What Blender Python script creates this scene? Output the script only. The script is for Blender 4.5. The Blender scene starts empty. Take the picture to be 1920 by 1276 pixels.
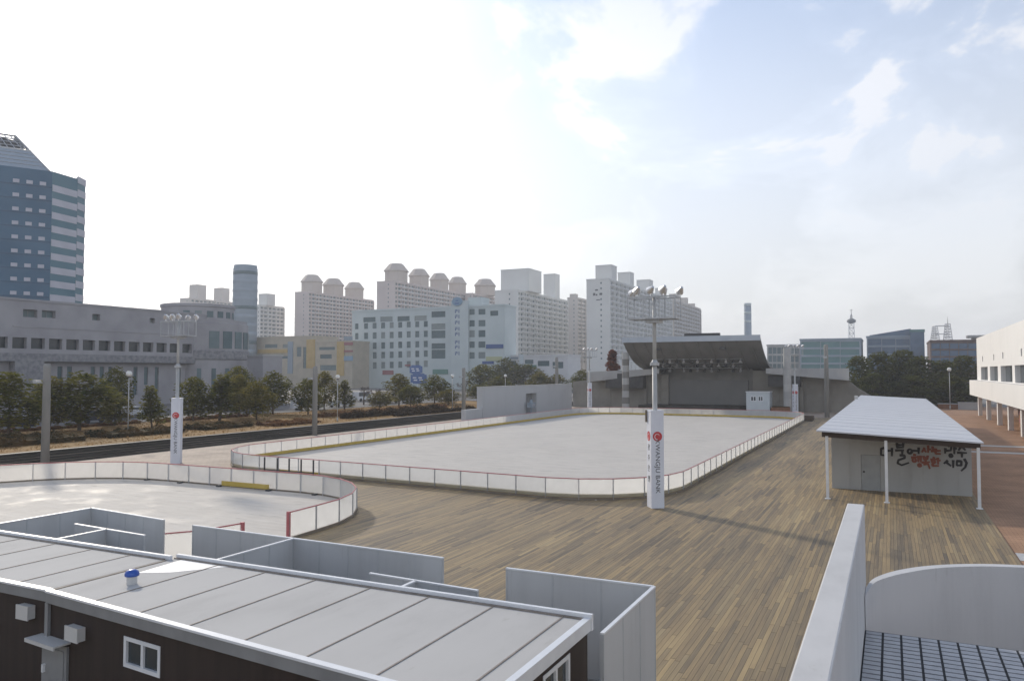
import bpy, math, random
from mathutils import Vector, Matrix
R = math.radians
scene = bpy.context.scene
COL = scene.collection

# ------------------------------------------------------------------ camera, world, sun, exposure
F, CH = 1450.0, 6.7                                   # focal length in photo pixels, eye height (m)
PITCH, YAW = R(2.33), R(26.07)
cd = bpy.data.cameras.new('camera'); cam = bpy.data.objects.new('camera', cd); COL.objects.link(cam)
cd.sensor_width = 36; cd.lens = 36 * F / 1920; cd.clip_start = .1; cd.clip_end = 6000
cam.location = (0, 0, CH); cam.rotation_euler = (R(90) + PITCH, 0, YAW)
scene.camera = cam
SUN_EL, SUN_AZ = R(25), R(59)                         # azimuth measured from +Y towards -X
SUN = Vector((-math.sin(SUN_AZ) * math.cos(SUN_EL), math.cos(SUN_AZ) * math.cos(SUN_EL), math.sin(SUN_EL)))
ld = bpy.data.lights.new('sun', 'SUN'); ld.energy = 2.0; ld.angle = R(3.5); ld.color = (1, .90, .76)
lo = bpy.data.objects.new('sun', ld); COL.objects.link(lo)
lo.rotation_euler = SUN.to_track_quat('Z', 'Y').to_euler()
vs = scene.view_settings
vs.view_transform = 'Standard'; vs.look = 'None'; vs.exposure = 0.44; vs.gamma = 1; vs.use_curve_mapping = False
scene.cycles.max_bounces = 8; scene.cycles.transparent_max_bounces = 16; scene.cycles.volume_bounces = 1
scene.cycles.use_denoising = True

world = bpy.data.worlds.new('World'); scene.world = world; world.use_nodes = True
wt = world.node_tree; wt.nodes.clear()
def wn(t, **k):
    n = wt.nodes.new(t)
    for a, b in k.items(): setattr(n, a, b)
    return n
WL_ = wt.links.new
sky = wn('ShaderNodeTexSky', sky_type='NISHITA', sun_disc=False, sun_elevation=SUN_EL, sun_rotation=-SUN_AZ,
         altitude=50, air_density=.9, dust_density=.9, ozone_density=1.0)
tc = wn('ShaderNodeTexCoord')
def wmath(op, a, b=None, clamp=False):
    n = wn('ShaderNodeMath', operation=op, use_clamp=clamp)
    for i, v in enumerate((a, b)):
        if v is None: continue
        if isinstance(v, (int, float)): n.inputs[i].default_value = v
        else: WL_(v, n.inputs[i])
    return n.outputs[0]
def wramp(fac, pts):
    n = wn('ShaderNodeValToRGB'); WL_(fac, n.inputs[0])
    el = n.color_ramp.elements
    while len(el) < len(pts): el.new(.5)
    for e, (p, v) in zip(el, pts): e.position = p; e.color = (v, v, v, 1)
    return n.outputs[0]
# cloud layer on a flat ceiling: direction / (z + small)
sep = wn('ShaderNodeSeparateXYZ'); WL_(tc.outputs['Generated'], sep.inputs[0])
CLOUD_OFF = (-0.8, 6.6, 11.4)
mpc = wn('ShaderNodeMapping'); mpc.inputs['Location'].default_value = CLOUD_OFF; mpc.inputs['Scale'].default_value = (1, 1, 1.7); WL_(tc.outputs['Generated'], mpc.inputs[0])
n1 = wn('ShaderNodeTexNoise'); WL_(mpc.outputs[0], n1.inputs['Vector'])
n1.inputs['Scale'].default_value = 5.2; n1.inputs['Detail'].default_value = 12; n1.inputs['Roughness'].default_value = .57; n1.inputs['Distortion'].default_value = .35
sunv = wn('ShaderNodeVectorMath', operation='DOT_PRODUCT'); WL_(tc.outputs['Generated'], sunv.inputs[0]); sunv.inputs[1].default_value = SUN
near = wramp(sunv.outputs['Value'], [(.50, 0), (.72, .09), (.84, .24), (.93, .52), (1.0, 1)])
hor = wramp(sep.outputs[2], [(0.0, 1.1), (.12, .98), (.30, .62), (.5, .15)])
cl = wramp(n1.outputs['Fac'], [(.48, 0), (.535, .5), (.60, .95)])
top = wramp(sep.outputs[2], [(.38, 1.0), (.62, .12)])
m1 = wmath('MAXIMUM', wmath('MULTIPLY', wmath('MULTIPLY', cl, .80), top), wmath('MULTIPLY', hor, .85))
back = wramp(sunv.outputs['Value'], [(.0, .9), (.25, 0)])       # added out-of-view cloud brightness opposite the sun, lifts shaded faces
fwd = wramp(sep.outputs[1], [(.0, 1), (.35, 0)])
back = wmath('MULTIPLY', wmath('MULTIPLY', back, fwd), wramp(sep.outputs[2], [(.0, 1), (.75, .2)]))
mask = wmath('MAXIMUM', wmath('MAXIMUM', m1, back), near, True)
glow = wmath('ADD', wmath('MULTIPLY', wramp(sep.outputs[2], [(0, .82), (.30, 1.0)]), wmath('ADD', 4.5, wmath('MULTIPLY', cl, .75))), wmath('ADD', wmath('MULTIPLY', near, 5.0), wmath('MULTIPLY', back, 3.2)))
cc = wn('ShaderNodeMix', data_type='RGBA', blend_type='MULTIPLY'); cc.inputs[0].default_value = 1
cc.inputs[6].default_value = (.995, .98, .985, 1)
gc = wn('ShaderNodeCombineColor'); [WL_(glow, gc.inputs[i]) for i in range(3)]
WL_(gc.outputs[0], cc.inputs[7])
mx = wn('ShaderNodeMix', data_type='RGBA'); WL_(mask, mx.inputs[0]); WL_(sky.outputs[0], mx.inputs[6]); WL_(cc.outputs[2], mx.inputs[7])
bg = wn('ShaderNodeBackground'); bg.inputs[1].default_value = .145; WL_(mx.outputs[2], bg.inputs[0])
wo = wn('ShaderNodeOutputWorld'); WL_(bg.outputs[0], wo.inputs[0])

# ------------------------------------------------------------------ surveying helpers: photo pixel -> point on a real plane
_f = Vector((-math.sin(YAW) * math.cos(PITCH), math.cos(YAW) * math.cos(PITCH), math.sin(PITCH)))
_r = Vector((math.cos(YAW), math.sin(YAW), 0)); _u = _r.cross(_f); _c = Vector((0, 0, CH))
def ray(px, py): return _f + _r * ((px - 960) / F) + _u * ((638 - py) / F)
def gp(px, py, z=0.0): d = ray(px, py); return _c + d * ((z - CH) / d.z)
def ony(px, py, Y): d = ray(px, py); return _c + d * (Y / d.y)
def onx(px, py, X): d = ray(px, py); return _c + d * (X / d.x)
def atd(px, py, D): d = ray(px, py); return _c + d * (D / math.hypot(d.x, d.y))

# ------------------------------------------------------------------ materials
def mat(name, col, col2=None, scale=2.0, rough=.7, metal=0.0, detail=5, stretch=(1, 1, 1), bump=0.0, bscale=20., spec=.5, ramp=(.35, .65)):
    m = bpy.data.materials.new(name); m.use_nodes = True
    nt = m.node_tree; b = nt.nodes['Principled BSDF']
    b.inputs['Roughness'].default_value = rough; b.inputs['Metallic'].default_value = metal
    b.inputs['Specular IOR Level'].default_value = spec
    b.inputs['Base Color'].default_value = (*col, 1)
    t = nt.nodes.new('ShaderNodeTexCoord'); mp = nt.nodes.new('ShaderNodeMapping'); mp.inputs['Scale'].default_value = stretch
    nt.links.new(t.outputs['Object'], mp.inputs[0])
    if col2:
        n = nt.nodes.new('ShaderNodeTexNoise'); n.inputs['Scale'].default_value = scale; n.inputs['Detail'].default_value = detail
        nt.links.new(mp.outputs[0], n.inputs['Vector'])
        r = nt.nodes.new('ShaderNodeValToRGB'); r.color_ramp.elements[0].position = ramp[0]; r.color_ramp.elements[1].position = ramp[1]
        r.color_ramp.elements[0].color = (*col, 1); r.color_ramp.elements[1].color = (*col2, 1)
        nt.links.new(n.outputs['Fac'], r.inputs[0]); nt.links.new(r.outputs[0], b.inputs['Base Color'])
    if bump:
        n2 = nt.nodes.new('ShaderNodeTexNoise'); n2.inputs['Scale'].default_value = bscale; n2.inputs['Detail'].default_value = 4
        nt.links.new(t.outputs['Object'], n2.inputs['Vector'])
        bp = nt.nodes.new('ShaderNodeBump'); bp.inputs['Strength'].default_value = bump; bp.inputs['Distance'].default_value = .02
        nt.links.new(n2.outputs['Fac'], bp.inputs['Height']); nt.links.new(bp.outputs[0], b.inputs['Normal'])
    return m

def leaf_mat(name, dark, light, scale=.6, trans=.3):
    m = mat(name, dark, light, scale=scale, rough=.8, spec=.04, ramp=(.38, .62))
    nt = m.node_tree; b = nt.nodes['Principled BSDF']; out = nt.nodes['Material Output']
    src = b.inputs['Base Color'].links[0].from_socket
    tr = nt.nodes.new('ShaderNodeBsdfTranslucent'); nt.links.new(src, tr.inputs[0])
    mxs = nt.nodes.new('ShaderNodeMixShader'); mxs.inputs[0].default_value = trans
    nt.links.new(b.outputs[0], mxs.inputs[1]); nt.links.new(tr.outputs[0], mxs.inputs[2]); nt.links.new(mxs.outputs[0], out.inputs[0])
    return m

def board_mat(name, col, alpha=.16, trans=.5):
    m = mat(name, tuple(c * .93 for c in col), col, scale=1.5, rough=.35)
    nt = m.node_tree; b = nt.nodes['Principled BSDF']; out = nt.nodes['Material Output']
    src = b.inputs['Base Color'].links[0].from_socket
    tl = nt.nodes.new('ShaderNodeBsdfTranslucent'); nt.links.new(src, tl.inputs[0])
    a = nt.nodes.new('ShaderNodeMixShader'); a.inputs[0].default_value = trans
    nt.links.new(b.outputs[0], a.inputs[1]); nt.links.new(tl.outputs[0], a.inputs[2])
    tp = nt.nodes.new('ShaderNodeBsdfTransparent')
    c = nt.nodes.new('ShaderNodeMixShader'); c.inputs[0].default_value = alpha
    nt.links.new(a.outputs[0], c.inputs[1]); nt.links.new(tp.outputs[0], c.inputs[2]); nt.links.new(c.outputs[0], out.inputs[0])
    return m

class NT:
    def __init__(s, name, rough=.8, spec=.3):
        s.m = bpy.data.materials.new(name); s.m.use_nodes = True; s.t = s.m.node_tree
        s.b = s.t.nodes['Principled BSDF']; s.b.inputs['Roughness'].default_value = rough; s.b.inputs['Specular IOR Level'].default_value = spec
        s.pos = s.t.nodes.new('ShaderNodeTexCoord').outputs['Object']
    def link(s, a, b): s.t.links.new(a, b)
    def math(s, op, a, b=None):
        n = s.t.nodes.new('ShaderNodeMath'); n.operation = op
        for i, v in enumerate((a, b)):
            if v is None: continue
            if isinstance(v, (int, float)): n.inputs[i].default_value = v
            else: s.link(v, n.inputs[i])
        return n.outputs[0]
    def xyz(s, v): n = s.t.nodes.new('ShaderNodeSeparateXYZ'); s.link(v, n.inputs[0]); return n.outputs
    def comb(s, x, y, z=0.0):
        n = s.t.nodes.new('ShaderNodeCombineXYZ')
        for i, v in enumerate((x, y, z)):
            if isinstance(v, (int, float)): n.inputs[i].default_value = v
            else: s.link(v, n.inputs[i])
        return n.outputs[0]
    def noise(s, v, scale, detail=4, rough=.5, stretch=None):
        if stretch:
            mp = s.t.nodes.new('ShaderNodeMapping'); mp.inputs['Scale'].default_value = stretch; s.link(v, mp.inputs[0]); v = mp.outputs[0]
        n = s.t.nodes.new('ShaderNodeTexNoise'); n.inputs['Scale'].default_value = scale; n.inputs['Detail'].default_value = detail
        n.inputs['Roughness'].default_value = rough; s.link(v, n.inputs['Vector']); return n.outputs['Fac']
    def white(s, v): n = s.t.nodes.new('ShaderNodeTexWhiteNoise'); n.noise_dimensions = '2D'; s.link(v, n.inputs['Vector']); return n.outputs['Value']
    def ramp(s, f, pts):
        n = s.t.nodes.new('ShaderNodeValToRGB'); s.link(f, n.inputs[0]); el = n.color_ramp.elements
        while len(el) < len(pts): el.new(.5)
        for e, (p, c) in zip(el, pts): e.position = p; e.color = (*((c, c, c) if isinstance(c, (int, float)) else c), 1)
        return n.outputs[0]
    def mix(s, f, a, b, mode='MIX'):
        n = s.t.nodes.new('ShaderNodeMix'); n.data_type = 'RGBA'; n.blend_type = mode
        for i, v in ((0, f), (6, a), (7, b)):
            if isinstance(v, (int, float)): n.inputs[i].default_value = v
            elif isinstance(v, tuple): n.inputs[i].default_value = (*v, 1)
            else: s.link(v, n.inputs[i])
        return n.outputs[2]
    def bump(s, h, strength, dist=.02):
        n = s.t.nodes.new('ShaderNodeBump'); n.inputs['Strength'].default_value = strength; n.inputs['Distance'].default_value = dist
        s.link(h, n.inputs['Height']); s.link(n.outputs[0], s.b.inputs['Normal'])
    def color(s, c): s.link(c, s.b.inputs['Base Color'])

def deck_material():
    k = NT('weathered_deck_boards', .68, .3); X, Y, Z = k.xyz(k.pos); W, L = .125, 3.4
    i = k.math('FLOOR', k.math('DIVIDE', X, W)); fx = k.math('FRACT', k.math('DIVIDE', X, W))
    off = k.math('MULTIPLY', k.white(k.comb(i, 3.7)), 9.0)
    yy = k.math('DIVIDE', k.math('ADD', Y, off), L); j = k.math('FLOOR', yy); fy = k.math('FRACT', yy)
    rnd = k.white(k.comb(i, j)); rnd2 = k.white(k.comb(j, k.math('ADD', i, 91.3)))
    cell = k.comb(k.math('MULTIPLY', i, W), k.math('SUBTRACT', k.math('MULTIPLY', j, L), off))       # one tone per board, boards of like wear in patches
    patch = k.noise(cell, .42, 3, .6, (1.4, .5, 1)); big = k.noise(k.pos, .14, 4, .6, (1.0, .5, 1))
    grain = k.noise(k.pos, 6.0, 5, .65, (3.2, .12, 1)); damp = k.noise(k.pos, .33, 6, .65, (1.2, .7, 1))
    v = k.math('ADD', k.math('ADD', k.math('MULTIPLY', k.math('SUBTRACT', rnd, .5), .33), k.math('MULTIPLY', k.math('SUBTRACT', patch, .5), 1.05)),
               k.math('ADD', k.math('MULTIPLY', k.math('SUBTRACT', big, .5), .8), k.math('MULTIPLY', k.math('SUBTRACT', grain, .5), .75)))
    c = k.ramp(k.math('ADD', v, .59), [(.02, (.075, .063, .050)), (.26, (.150, .120, .084)), (.5, (.250, .187, .110)), (.72, (.325, .238, .128)), (.95, (.41, .305, .16))])
    grey = k.mix(1.0, c, (.80, .84, .92), 'MULTIPLY')
    c = k.mix(k.ramp(rnd2, [(.45, 0.0), (.75, .85)]), c, grey)
    c = k.mix(k.ramp(damp, [(.62, 0.0), (.78, .30)]), c, (.085, .070, .055))
    gap = k.math('MULTIPLY', k.ramp(fx, [(0, 0.0), (.055, 1.0), (.945, 1.0), (1, 0.0)]), k.ramp(fy, [(0, 0.0), (.006, 1.0), (1, 1.0)]))
    gapc = k.mix(gap, (.10, .085, .07), (1.0, 1.0, 1.0))
    k.color(k.mix(1.0, c, gapc, 'MULTIPLY')); k.bump(k.math('ADD', gap, k.math('MULTIPLY', grain, .3)), .5, .012)
    return k.m

def paving_material(name, a, b, size, jit=.5):
    k = NT(name, .8); br = k.t.nodes.new('ShaderNodeTexBrick'); k.link(k.pos, br.inputs['Vector'])
    br.inputs['Scale'].default_value = 1; br.inputs['Brick Width'].default_value = size[0]; br.inputs['Row Height'].default_value = size[1]
    br.inputs['Mortar Size'].default_value = .01; br.inputs['Color1'].default_value = (*a, 1); br.inputs['Color2'].default_value = (*b, 1)
    br.inputs['Mortar'].default_value = (*[x * .55 for x in a], 1)
    n = k.noise(k.pos, .35, 5, .6)
    k.color(k.mix(1.0, br.outputs['Color'], k.ramp(n, [(.3, .72), (.7, 1.15)]), 'MULTIPLY')); return k.m

def ice_material(name, wet):
    k = NT(name, .6, .16 if wet else .25)
    n = k.noise(k.pos, .22, 6, .6, (1, .45, 1)); s = k.noise(k.pos, 1.2, 6, .65, (.35, 1.5, 1)); p = k.noise(k.pos, .5, 5, .6)
    c = k.mix(.5, k.ramp(n, [(.3, (.47, .44, .395)), (.6, (.565, .53, .475))]), k.ramp(s, [(.32, (.44, .41, .37)), (.6, (.58, .545, .49))]))
    st = k.ramp(k.noise(k.pos, 1.1, 7, .7, (.5, 2.6, 1)), [(.55, 0.0), (.68, .5)])     # scuffs and skate scars
    cut = k.ramp(k.noise(k.pos, 2.0, 3, .5, (.12, 7.0, 1)), [(.57, 0.0), (.63, .5)])
    c = k.mix(st, c, (.24, .23, .21)); c = k.mix(cut, c, (.60, .58, .55))
    dark = k.ramp(p, [(.54, 0.0), (.75, .30 if wet else .14)])
    k.color(k.mix(dark, c, (.26, .25, .235)))
    k.link(k.ramp(p, [(.50, .75), (.66, .58 if wet else .62)]), k.b.inputs['Roughness'])
    k.bump(k.noise(k.pos, 3.0, 5), .2 if wet else .4, .012); return k.m

def lawn_material():
    k = NT('dry_winter_lawn', .95, .1)
    a = k.noise(k.pos, .09, 5, .6); b = k.noise(k.pos, 1.6, 5, .7)
    c = k.ramp(a, [(.3, (.17, .12, .06)), (.5, (.37, .22, .09)), (.7, (.29, .16, .07))])
    k.color(k.mix(.5, c, k.ramp(b, [(.3, (.13, .10, .05)), (.7, (.40, .26, .12))]))); return k.m

def stained(name, col, stretch, amt, rough, spec=.3, grain=60):
    k = NT(name, rough, spec)
    a = k.noise(k.pos, 1.0, 8, .62, stretch); b = k.noise(k.pos, .45, 6, .6); g = k.noise(k.pos, grain, 3, .6); w = k.noise(k.pos, 3.0, 6, .7, tuple(x * 1.6 for x in stretch))
    v = k.math('ADD', k.math('ADD', k.math('MULTIPLY', k.math('SUBTRACT', a, .5), amt * 1.6), k.math('MULTIPLY', k.math('SUBTRACT', b, .5), amt)), k.math('MULTIPLY', k.math('SUBTRACT', g, .5), .12))
    c = k.mix(1.0, col, k.ramp(k.math('ADD', v, .5), [(.25, .72), (.5, 1.0), (.8, 1.10)]), 'MULTIPLY')
    k.color(k.mix(k.ramp(w, [(.62, 0.0), (.78, .45)]), c, tuple(x * f for x, f in zip(col, (.60, .57, .52)))))
    k.bump(g, .15, .006); return k.m

def glass_mat(name, a, b, c, rough, spec=.5):
    k = NT(name, rough, spec); oi = k.t.nodes.new('ShaderNodeObjectInfo')
    k.color(k.mix(.35, k.ramp(oi.outputs['Random'], [(0, a), (.55, b), (.78, b), (1, c)]), k.ramp(k.noise(k.pos, .8, 3), [(.35, a), (.65, b)]))); return k.m

M = dict(
    deck=deck_material(), plaza=paving_material('beige_paving', (.40, .325, .26), (.45, .36, .285), (.6, .3)),
    brick=paving_material('brown_brick_paving', (.36, .21, .125), (.43, .255, .155), (.3, .15)),
    band=mat('pale_granite_strip', (.42, .42, .42), (.5, .5, .49), 3), lawn=lawn_material(),
    ground=mat('city_ground', (.16, .15, .14), (.22, .2, .18), .02), road=mat('asphalt', (.055, .056, .06), (.075, .075, .078), .4, rough=.85),
    mark=mat('road_paint', (.6, .6, .58)), ice=ice_material('rink_ice', False), wetice=ice_material('wet_rink_ice', True),
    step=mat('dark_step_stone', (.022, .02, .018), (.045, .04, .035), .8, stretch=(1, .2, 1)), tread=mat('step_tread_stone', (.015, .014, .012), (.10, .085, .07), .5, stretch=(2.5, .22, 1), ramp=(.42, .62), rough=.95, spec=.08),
    board=board_mat('barrier_polycarbonate', (.80, .80, .785), .42, .70), rail=mat('red_rail_paint', (.46, .11, .12), (.54, .18, .19), 2, rough=.4),
    kick=mat('yellow_kick_board', (.48, .34, .05), (.55, .40, .09), 1.2, rough=.5), steel=mat('galvanised_steel', (.36, .37, .38), (.44, .45, .46), 3, rough=.45, metal=.35),
    base=mat('rink_base_timber', (.16, .13, .10), (.24, .20, .15), 1), polew=mat('white_painted_steel', (.62, .62, .62), (.7, .7, .69), 2, rough=.4),
    pole=mat('weathered_grey_steel', (.38, .385, .38), (.47, .47, .455), 1.2, rough=.5), dark=mat('dark_metal', (.035, .037, .04), (.06, .06, .062), 2, rough=.5),
    lampglass=mat('lamp_aluminium', (.72, .72, .72), rough=.25, metal=.6), globe=mat('opal_globe', (.72, .72, .69), rough=.3),
    conc=mat('pole_concrete', (.215, .215, .205), (.29, .285, .27), 1.1, rough=.9, stretch=(1, 1, .3)), clad=mat('white_cladding_vinyl', (.62, .64, .70), (.67, .69, .74), 1.5, rough=.45),
    red=mat('logo_red', (.50, .05, .055), rough=.5), white=mat('sign_white', (.75, .75, .75), rough=.5), ink=mat('lettering_black', (.02, .02, .022), rough=.6),
    grey_ink=mat('lettering_grey', (.07, .073, .08), rough=.6), orange=mat('lettering_orange', (.22, .065, .035), rough=.6), blue_ink=mat('lettering_blue', (.05, .10, .26), rough=.6),
    stuc=stained('white_painted_render', (.585, .58, .57), (2.2, 1.2, .5), .26, .85, .2, 140),
    stucg=stained('grey_painted_render', (.57, .57, .57), (1.6, 1.6, .25), .20, .85),
    tile=mat('blue_grey_tile', (.31, .315, .335), (.39, .395, .415), 6, rough=.35), grout=mat('black_joint', (.008, .008, .009)),
    panel=stained('grey_sandwich_panel', (.53, .545, .555), (1.4, 1.4, .12), .22, .5), panelj=mat('panel_joint_cover', (.43, .455, .47), (.50, .52, .535), 2, rough=.5), trim=mat('white_trim', (.66, .68, .71), (.72, .74, .76), 3, rough=.35),
    croof=stained('container_roof_sheet', (.51, .50, .48), (.9, .25, 1), .30, .8, .12), seam=mat('roof_seam_sealant', (.20, .175, .15), (.28, .24, .205), 3),
    fascia=mat('grey_fascia_metal', (.20, .205, .21), (.25, .255, .26), 2, rough=.5), brown=mat('dark_brown_cladding', (.022, .0135, .0105), (.032, .019, .015), 1.5, rough=.7, stretch=(4, 4, .3)),
    boxw=mat('white_plastic_box', (.55, .55, .54), rough=.4), bluecap=mat('blue_plastic_cap', (.02, .07, .36), (.03, .10, .42), 8, rough=.35),
    glass=mat('dark_window_glass', (.03, .04, .048), (.05, .062, .07), .6, rough=.12), fglass=glass_mat('teal_window_glass', (.07, .115, .13), (.15, .20, .21), (.36, .38, .37), .35, .3),
    sroof=stained('shed_roof_sheet', (.55, .56, .585), (.12, 1.1, 1), .22, .5, .35), swall=stained('shed_wall_panel', (.37, .37, .355), (1, 1, .15), .25, .6),
    sdark=mat('brown_beam', (.045, .03, .022), rough=.7), stone=mat('civic_granite', (.30, .29, .305), (.38, .37, .38), .25, rough=.8), stone2=mat('rough_granite', (.19, .19, .205), (.30, .295, .30), 1.6, rough=.9),
    apt=mat('apartment_beige', (.50, .465, .43), (.56, .525, .49), .08, rough=.85), apt2=mat('apartment_pale', (.60, .60, .58), (.66, .66, .635), .08, rough=.85), aptr=mat('apartment_rose', (.50, .435, .415), (.55, .48, .455), .1, rough=.9),
    aptcap=mat('apartment_cap_render', (.44, .385, .345), (.49, .43, .385), .1, rough=.9), balc=mat('balcony_parapet', (.56, .56, .57), (.62, .62, .62), .3, rough=.7), office=mat('office_pale_panel', (.46, .52, .525), (.52, .575, .575), .15, rough=.5), tower=mat('tower_blue_glass', (.06, .125, .195), (.08, .155, .23), .12, rough=.45, spec=.2),
    towerb=mat('tower_teal_glass', (.09, .18, .23), (.12, .22, .26), .1, rough=.5, spec=.2), span=mat('tower_spandrel', (.44, .44, .49), (.50, .50, .55), .3, rough=.6), cyl=mat('cylinder_blue_panel', (.27, .32, .37), (.32, .37, .42), .15, rough=.7, spec=.1),
    yellow=mat('ochre_render', (.44, .31, .13), (.50, .37, .17), .4, rough=.8), yellow2=mat('sand_render', (.40, .36, .29), (.46, .41, .33), .4, rough=.8),
    signb=mat('sign_blue', (.07, .13, .30), (.09, .16, .34), 3, rough=.5), signr=mat('sign_red', (.30, .12, .13), rough=.6), signg=mat('sign_green', (.10, .22, .19), rough=.6), signy=mat('sign_yellow', (.42, .44, .27), rough=.6), signc=mat('sign_sky_blue', (.20, .31, .42), rough=.6),
    shell=mat('canopy_concrete', (.16, .16, .15), (.21, .205, .195), .35, rough=.9, stretch=(1, .4, 1)), shell_top=mat('canopy_metal_edge', (.36, .40, .45), (.42, .46, .50), .4, rough=.4),
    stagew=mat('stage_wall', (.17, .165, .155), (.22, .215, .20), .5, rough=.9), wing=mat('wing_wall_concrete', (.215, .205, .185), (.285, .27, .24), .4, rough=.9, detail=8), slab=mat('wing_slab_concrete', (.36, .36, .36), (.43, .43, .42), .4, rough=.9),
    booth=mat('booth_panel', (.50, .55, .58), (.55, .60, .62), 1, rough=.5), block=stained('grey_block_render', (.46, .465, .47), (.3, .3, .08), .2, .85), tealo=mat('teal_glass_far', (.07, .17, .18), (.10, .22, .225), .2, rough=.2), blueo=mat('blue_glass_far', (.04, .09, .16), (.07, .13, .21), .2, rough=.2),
    brownw=mat('brown_brick', (.10, .07, .065), (.14, .10, .09), .6, rough=.9), whiteb=stained('white_render', (.70, .69, .665), (.5, .5, .1), .12, .85), soffit=mat('soffit_grey', (.28, .27, .25), (.33, .32, .3), 1),
    bark=mat('bark', (.075, .055, .04), (.12, .09, .065), 4, rough=.95), twig=mat('winter_twigs', (.12, .10, .09), (.17, .14, .125), 2, rough=.95),
    leaf=leaf_mat('evergreen_leaf', (.045, .062, .014), (.215, .20, .042), trans=.5), leaf2=leaf_mat('olive_leaf', (.07, .075, .02), (.26, .22, .05), trans=.5), pine=leaf_mat('pine_needles', (.022, .034, .009), (.115, .12, .028), .35, trans=.35), rust=leaf_mat('rust_needles', (.15, .05, .028), (.24, .085, .045)),
    hedge=leaf_mat('clipped_hedge', (.030, .020, .014), (.075, .050, .028), 1.2), shrub=leaf_mat('azalea_winter_leaf', (.030, .032, .014), (.12, .075, .030), .5), red_shrub=leaf_mat('red_azalea_leaf', (.12, .055, .028), (.23, .12, .05), .6),
    carw=mat('white_car_paint', (.66, .66, .66), rough=.25), cary=mat('cream_car_paint', (.60, .52, .26), rough=.3), card=mat('dark_car_paint', (.03, .035, .05), rough=.25), tyre=mat('tyre_rubber', (.02, .02, .02), rough=.9),
    wood=mat('planter_timber', (.19, .09, .045), (.25, .12, .06), 3), crate=mat('dark_timber', (.06, .045, .035), (.10, .075, .055), 4),
)

# ------------------------------------------------------------------ mesh builder
WL = {}
class MB:
    def __init__(s): s.v, s.f, s.m = [], [], []
    def face(s, pts, mi=0):
        n = len(s.v); s.v += [tuple(p) for p in pts]; s.f.append(tuple(range(n, n + len(pts)))); s.m.append(mi); return s
    def box(s, x0, x1, y0, y1, z0, z1, mi=0, skip=''):
        n = len(s.v); s.v += [(x, y, z) for z in (z0, z1) for y in (y0, y1) for x in (x0, x1)]
        for k, q in (('b', (0, 2, 3, 1)), ('t', (4, 5, 7, 6)), ('f', (0, 1, 5, 4)), ('k', (2, 6, 7, 3)), ('l', (0, 4, 6, 2)), ('r', (1, 3, 7, 5))):
            if k in skip: continue
            s.f.append(tuple(n + i for i in q)); s.m.append(mi)
        return s
    def obox(s, c, u, hw, hd, z0, z1, mi=0):          # box turned to direction u (2D unit), half width along u, half depth across
        ux, uy = u; px, py = -uy, ux; n = len(s.v)
        for z in (z0, z1):
            for a, b in ((-1, -1), (1, -1), (-1, 1), (1, 1)):
                s.v.append((c[0] + a * hw * ux + b * hd * px, c[1] + a * hw * uy + b * hd * py, z))
        for q in ((0, 2, 3, 1), (4, 5, 7, 6), (0, 1, 5, 4), (2, 6, 7, 3), (0, 4, 6, 2), (1, 3, 7, 5)):
            s.f.append(tuple(n + i for i in q)); s.m.append(mi)
        return s
    def prism(s, poly, z0, z1, mi=0, ztop=None):       # poly counter-clockwise
        n = len(s.v); k = len(poly); zt = ztop or [z1] * k
        s.v += [(p[0], p[1], z0) for p in poly] + [(p[0], p[1], zt[i]) for i, p in enumerate(poly)]
        for i in range(k):
            j = (i + 1) % k; s.f.append((n + i, n + j, n + k + j, n + k + i)); s.m.append(mi)
        s.f.append(tuple(n + k + i for i in range(k))); s.m.append(mi)
        s.f.append(tuple(n + i for i in reversed(range(k)))); s.m.append(mi); return s
    def tube(s, a, b, r0, r1=None, seg=8, mi=0, cap=True):
        a, b = Vector(a), Vector(b); r1 = r0 if r1 is None else r1; d = (b - a)
        if d.length < 1e-6: return s
        q = d.to_track_quat('Z', 'Y'); n = len(s.v)
        for p, r in ((a, r0), (b, r1)):
            for i in range(seg):
                t = 2 * math.pi * i / seg; s.v.append(tuple(p + q @ Vector((r * math.cos(t), r * math.sin(t), 0))))
        for i in range(seg):
            j = (i + 1) % seg; s.f.append((n + i, n + j, n + seg + j, n + seg + i)); s.m.append(mi)
        if cap:
            s.f.append(tuple(n + seg + i for i in range(seg))); s.m.append(mi); s.f.append(tuple(n + i for i in reversed(range(seg)))); s.m.append(mi)
        return s
    def lathe(s, c, prof, seg=16, mi=0):               # prof: (r, z) list from bottom up
        n = len(s.v); k = len(prof)
        for r, z in prof:
            for i in range(seg):
                t = 2 * math.pi * i / seg; s.v.append((c[0] + r * math.cos(t), c[1] + r * math.sin(t), c[2] + z))
        for a in range(k - 1):
            for i in range(seg):
                j = (i + 1) % seg; s.f.append((n + a * seg + i, n + a * seg + j, n + (a + 1) * seg + j, n + (a + 1) * seg + i)); s.m.append(mi)
        s.f.append(tuple(n + (k - 1) * seg + i for i in range(seg))); s.m.append(mi)
        s.f.append(tuple(n + i for i in reversed(range(seg)))); s.m.append(mi); return s
    def build(s, name, mats, parent=None, smooth=False, origin=None):
        if not isinstance(mats, (list, tuple)): mats = [mats]
        xs, ys, zs = zip(*s.v)
        o = origin or ((min(xs) + max(xs)) / 2, (min(ys) + max(ys)) / 2, min(zs))
        me = bpy.data.meshes.new(name); me.from_pydata([(x - o[0], y - o[1], z - o[2]) for x, y, z in s.v], [], s.f); me.update()
        for m in mats: me.materials.append(m)
        if len(mats) > 1: me.polygons.foreach_set('material_index', s.m)
        if smooth: me.polygons.foreach_set('use_smooth', [True] * len(me.polygons))
        return link(name, me, o, parent)

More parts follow.
